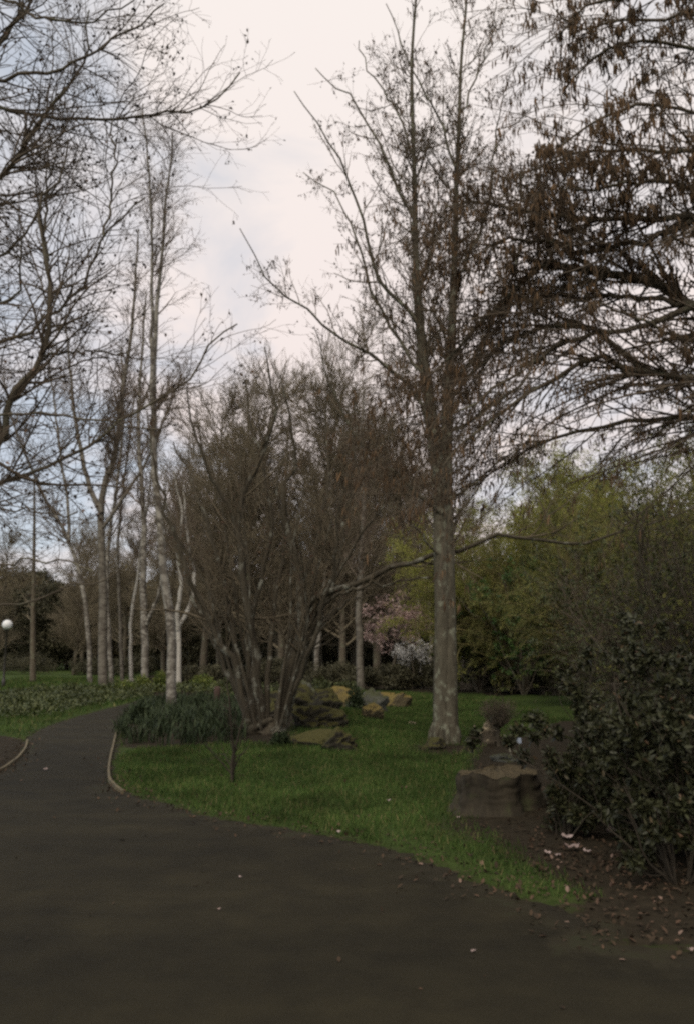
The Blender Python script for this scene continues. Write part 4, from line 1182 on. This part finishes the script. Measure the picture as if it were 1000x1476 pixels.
# left bed: low mixed growth behind the grass verge
poly = smooth_poly(np.array([gnd(*p) for p in [(-40, 1035), (-40, 1010), (40, 1004), (120, 998), (205, 996), (222, 1004), (180, 1012), (120, 1022), (60, 1036)]]))
xy = in_poly(poly, 15000); z = H(xy[:, 0], xy[:, 1])
lump = .5 + .5 * np.sin(xy[:, 0] * 2.1 + np.sin(xy[:, 1] * .7) * 2) * np.sin(xy[:, 1] * .9)
g = Geo(); leaves(g, np.c_[xy, z + rng.random(len(xy)) * (.16 + .3 * lump)], .11, .45, 0, up=.3)
tag(g.build('ground_cover', M['cover']), 'low mixed green growth in the bed left of the path', 'foliage', kind='stuff')
poly2 = smooth_poly(np.array([gnd(*p) for p in [(225, 1000), (260, 990), (340, 990), (400, 994), (420, 1004), (340, 1000)]]))
xy = in_poly(poly2, 6000); z = H(xy[:, 0], xy[:, 1])
g = Geo(); leaves(g, np.c_[xy, z + rng.random(len(xy)) * .35], .13, .45, 0, up=.3)
tag(g.build('ground_cover', M['cover']), 'low green growth beyond the bend of the path', 'foliage', kind='stuff')


def clump(px, py, wpx, hpx, mt, n, size, label, name='leafy_clump', asp=.45, group=None):
    x, y = gnd(px, py); s = y / FPX; base = np.array([x, y, h1(x, y) - .02])
    g = Geo()
    p = nrm(rng.normal(size=(n, 3))) * rng.random((n, 1)) ** .45 * np.array([wpx * s / 2, wpx * s / 2 * .8, hpx * s]) * np.clip(1 + .2 * rng.normal(size=(n, 1)), .6, 1.0)
    p[:, 2] = np.abs(p[:, 2])
    leaves(g, p, size, asp, 0, up=.35, dirs=nrm(p + [0, 0, .1]))
    nst = 24; st_ = np.zeros((nst, 4, 3)); e = p[rng.integers(0, n, nst)]
    for k in range(4): st_[:, k] = e * (k / 3) ** 1.1
    tube(g, st_, np.full((nst, 4), .006), 3, 0)
    o = g.build(name, M[mt]); o.location = base
    tag(o, label, 'plant', group)


G1 = 'leafy plants round the beds'
clump(178, 1004, 34, 22, 'spurge', 1300, .14, 'yellow green clump at the foot of the birch clump, left of the others', group=G1)
clump(205, 1000, 30, 24, 'spurge', 1000, .14, 'yellow green clump below the spotted birch', group=G1)
clump(150, 1006, 36, 18, 'cover', 1200, .13, 'mid green clump below the thick forked birch', group=G1)
clump(232, 998, 26, 30, 'spurge', 1000, .14, 'tallest yellow green clump, left of the white forked birch', group=G1)
clump(292, 996, 46, 22, 'spurge', 1200, .13, 'wide yellow green clump behind the path bend, right of the tallest birch', group=G1)
clump(100, 1008, 40, 18, 'cover', 1200, .13, 'green clump at the back of the left bed', group=G1)
clump(330, 996, 30, 22, 'cover', 900, .13, 'dark green clump left of the stems of the shrubby tree', group=G1)
clump(432, 1016, 34, 24, 'blue', 700, .10, 'blue green plant at the top of the rock mound', group=G1)
clump(462, 1008, 44, 30, 'cover', 1400, .10, 'bushy green plant between the blue green plant and the orange topped rock', group=G1)
clump(512, 1034, 26, 40, 'strap', 1100, .08, 'dark upright plant between the rocks below the stout birch', group=G1)
clump(472, 1036, 40, 16, 'strap', 900, .09, 'low grey green plant in front of the orange topped rock', group=G1)
clump(500, 1006, 50, 26, 'cover', 1300, .11, 'green plant behind the rocks at the foot of the stout birch', group=G1)
clump(405, 1086, 30, 18, 'strap', 500, .08, 'small green plant at the right foot of the shrubby tree', group=G1)
clump(770, 1046, 40, 20, 'cover', 700, .09, 'low plant at the lawn edge right of the round bush', group=G1)
clump(205, 1044, 40, 26, 'strap', 900, .10, 'bushy dark plant at the path end of the strap leaved bed', group=G1)
clump(815, 1208, 60, 34, 'rhodo', 240, .06, 'low sprawling plant at the front right of the stump', group=G1)

# blossom behind the hedge
dense_tree('blossom_tree', 'small pink blossoming tree behind the hedge, left of the alder', 'tree', atl(568, 41), (1.9, 1.3, 1.6), 1.6, 3400, .12, M['pink'], None, 40, (.2, .4), .09)
dense_tree('blossom_shrub', 'white flowering shrub below the pink blossom, behind the hedge', 'shrub', atl(594, 40.6), (1.0, .9, .9), .8, 1400, .12, M['white'], None, 26, (.2, .4), .06)

# ------------------------------------------------------------------ lamp, post
x, y = gnd(5, 994); z = h1(x, y)
root = thing('street_lamp', (x, y, z), 'park lamp with a white globe on a dark post', 'lamp')
def lathe(g, prof, S=20, c=(0, 0, 0)):
    prof = np.asarray(prof, float); th = np.arange(S) * 2 * np.pi / S
    V = np.stack([prof[:, None, 0] * np.cos(th), prof[:, None, 0] * np.sin(th), prof[:, None, 1] + 0 * th], -1) + np.asarray(c)
    i = np.arange(len(prof) - 1)[:, None] * S; s = np.arange(S)[None]
    F = np.stack([i + s, i + (s + 1) % S, i + S + (s + 1) % S, i + S + s], -1).reshape(-1, 4)
    g.add(V.reshape(-1, 3), F)
g = Geo(); lathe(g, [(.001, -.1), (.09, -.1), (.09, .35), (.06, .42), (.05, .5), (.042, 2.68), (.075, 2.7), (.085, 2.76), (.07, 2.79), (.001, 2.79)]); g.build('post', M['lamp_metal'], root)
g = Geo(); lathe(g, [(.07, 2.72), (.11, 2.75), (.12, 2.82), (.06, 2.84)]); g.build('collar', M['lamp_metal'], root)
g = Geo(); a = np.linspace(-math.pi / 2, math.pi / 2, 16); lathe(g, np.stack([np.maximum(.24 * np.cos(a), .001), 3.0 + .24 * np.sin(a)], 1), 28); g.build('globe', M['globe'], root)
p0 = np.array(gl_(313, 1019)); g = Geo()
lathe(g, [(.001, -.1), (.1, -.1), (.1, .52), (.085, .57), (.001, .58)], 10); o = g.build('wooden_post', M['post']); o.location = p0
tag(o, 'short dark red wooden post behind the strap leaved bed', 'post')

# ------------------------------------------------------------------ fallen things
poly = SOIL_BED_R
xy = in_poly(poly, 9000); xy = xy[(xy[:, 1] < 13)]
x2 = np.stack([rng.normal(2.3, .9, 1500), rng.normal(6.6, .8, 1500)], 1)
x3 = np.stack([rng.uniform(-4, 4.5, 500), rng.uniform(4.2, 9.5, 500)], 1)
i4 = rng.integers(0, len(PATHS), 2600); x4 = PATHS[i4] + (PATHS[(i4 + 1) % len(PATHS)] - PATHS[i4]) * rng.random((2600, 1)) + rng.normal(size=(2600, 2)) * .22
x4 = x4[(x4[:, 1] > 5) & (x4[:, 1] < 22)]
x5 = np.stack([rng.uniform(-3.5, 4.5, 1100), rng.uniform(8, 22, 1100)], 1)
xy = np.concatenate([xy, x2, x3, x4, x5]); s = sdf(PATHS, xy[:, 0], xy[:, 1])
z = np.where(s < 0, .004, H(xy[:, 0], xy[:, 1]) + .012)
k = (s > -.5 + .5 * rng.random(len(s))) | (rng.random(len(s)) < .18); xy, z = xy[k], z[k]
g = Geo(); leaves(g, np.c_[xy, z], .045, .55, 0, up=2.5, fold=.35)
tag(g.build('leaf_litter', M['litter']), 'brown fallen leaves scattered under the shrubs and path edge', 'leaves', kind='stuff')

pet = [(824, 1236, 26, 'largest cluster petal lying crumpled in the soil in front of the glossy shrub'), (818, 1222, 22, 'flat pale petal just behind the largest one'), (790, 1240, 14, 'pale petal at the left end of the row of petals'),
       (803, 1244, 10, 'small petal second from the left end of the petals'), (846, 1240, 14, 'small petal just right of the largest one'), (882, 1218, 18, 'upright round pink petal alone under the glossy shrub'),
       (969, 1241, 12, 'small pale petal near the right edge'), (905, 1180, 14, 'dim petal lying among the glossy leaves'), (995, 1375, 12, 'tan leaf at the lower right edge'),
       (681, 1373, 9, 'tiny white petal on the asphalt at lower right'), (347, 1266, 7, 'white speck of petal on the asphalt near the lawn'), (316, 1312, 7, 'pale speck on the asphalt at lower left centre'),
       (560, 1163, 7, 'white petal on the lawn between the mound and the stump'), (660, 1191, 6, 'pale petal on the lawn left of the stump'), (488, 1206, 8, 'yellowish leaf at the lawn edge'), (66, 1111, 9, 'pale leaf on the path by the left board edging')]
for px, py, w, lb in pet:
    x, y = gnd(px, py); s = y / FPX * w * .85
    zz = .006 if sdf(PATHS, np.array([x]), np.array([y]))[0] < 0 else h1(x, y) + .02
    n = 7; u = np.linspace(-1, 1, n); uu, vv = np.meshgrid(u, u)
    rx = s * .5; a = rng.uniform(0, 3.14)
    r2 = np.sqrt(uu ** 2 + vv ** 2) + 1e-6; m = np.maximum(np.abs(uu), np.abs(vv)) / r2
    X_ = uu * m * rx; Y_ = vv * m * rx * .7
    Zz = .5 * X_ ** 2 / rx + .16 * rx * np.sin(uu * 3.5 + a) + .13 * rx * np.cos(vv * 4 + uu * 2 + a * 3) + .1 * rx * rng.normal(size=uu.shape)
    V = np.stack([X_ * math.cos(a) - Y_ * math.sin(a), X_ * math.sin(a) + Y_ * math.cos(a), Zz], -1).reshape(-1, 3)
    V[:, 2] -= V[:, 2].min()
    if 'upright' in lb:
        V = V[:, [0, 2, 1]]; V[:, 2] -= V[:, 2].min()
    i = np.arange(n - 1)[None] + np.arange(n - 1)[:, None] * n
    g = Geo(); g.add(V, np.stack([i, i + 1, i + n + 1, i + n], -1).reshape(-1, 4), 0, np.full((n - 1) ** 2, rng.random()))
    o = g.build('fallen_petal', M['petal']); o.location = (x, y, zz)
    tag(o, lb, 'petal', 'petals and pale leaves on the ground')

# ------------------------------------------------------------------ world and sun
SUN_EL, SUN_AZ = math.radians(48), math.radians(205)
w = bpy.data.worlds.new("World"); SC.world = w; w.use_nodes = True
nt = w.node_tree; bg = nt.nodes['Background']
sky = nt.nodes.new('ShaderNodeTexSky'); sky.sky_type = 'NISHITA'; sky.sun_disc = False
sky.sun_elevation = SUN_EL; sky.sun_rotation = SUN_AZ
tc = nt.nodes.new('ShaderNodeTexCoord'); sp = nt.nodes.new('ShaderNodeSeparateXYZ'); nt.links.new(tc.outputs['Generated'], sp.inputs[0])
def mth(op, a, b=None, clamp=False):
    n = nt.nodes.new('ShaderNodeMath'); n.operation = op; n.use_clamp = clamp
    for k, v in ((0, a), (1, b)):
        if v is None: continue
        if isinstance(v, (int, float)): n.inputs[k].default_value = v
        else: nt.links.new(v, n.inputs[k])
    return n.outputs[0]
den = mth('ADD', mth('MAXIMUM', sp.outputs['Z'], 0.0), .22)
cv = nt.nodes.new('ShaderNodeCombineXYZ')
nt.links.new(mth('DIVIDE', sp.outputs['X'], den), cv.inputs[0]); nt.links.new(mth('DIVIDE', sp.outputs['Y'], den), cv.inputs[1])
cn = noise(nt, cv.outputs[0], 2.1, 7, .56, .5)
cn2 = noise(nt, cv.outputs[0], .8, 3, .5, .3)
# thinner cloud towards the left of north and low on the right
side = mth('ADD', mth('MULTIPLY', mth('MAXIMUM', mth('MULTIPLY', sp.outputs['X'], -1.0), 0.0), .62), mth('MULTIPLY', mth('MAXIMUM', sp.outputs['X'], 0.0), .3))
lowz = mth('MULTIPLY', mth('SUBTRACT', .5, sp.outputs['Z']), .12)
f = mth('SUBTRACT', mth('ADD', mth('MULTIPLY', cn, .75), mth('MULTIPLY', cn2, .45)), mth('ADD', side, lowz))
r = ramp(nt, [(.31, (0, 0, 0)), (.54, (1, 1, 1))]); nt.links.new(f, r.inputs[0])
zr = ramp(nt, [(.05, (7.0, 6.1, 5.85)), (.35, (7.7, 6.85, 6.6)), (.7, (7.9, 7.3, 6.95))]); nt.links.new(sp.outputs['Z'], zr.inputs[0])
thin = mixc(nt, .74, sky.outputs[0], (5.8, 6.1, 6.6))
nt.links.new(mixc(nt, r.outputs[0], thin, zr.outputs[0]), bg.inputs['Color'])
bg.inputs['Strength'].default_value = .1
sd = bpy.data.lights.new('sun', 'SUN'); sd.energy = 1.5; sd.angle = math.radians(40); sd.color = (1, .91, .78)
so = bpy.data.objects.new('sun', sd); COL.objects.link(so)
# sky sun_rotation turns clockwise from +Y (north)
dv = np.array([math.sin(SUN_AZ) * math.cos(SUN_EL), math.cos(SUN_AZ) * math.cos(SUN_EL), math.sin(SUN_EL)])
from mathutils import Vector
so.rotation_euler = Vector(dv).to_track_quat('Z', 'Y').to_euler(); so.location = (0, -20, 40)

vs_ = SC.view_settings
vs_.view_transform = 'Standard'; vs_.look = 'None'; vs_.exposure = 0.27; vs_.gamma = 1.0; vs_.use_curve_mapping = False
SC.render.engine = 'CYCLES'
SC.cycles.max_bounces = 6; SC.cycles.diffuse_bounces = 4; SC.cycles.transparent_max_bounces = 4
SC.cycles.filter_width = 2.5
SC.cycles.use_denoising = False
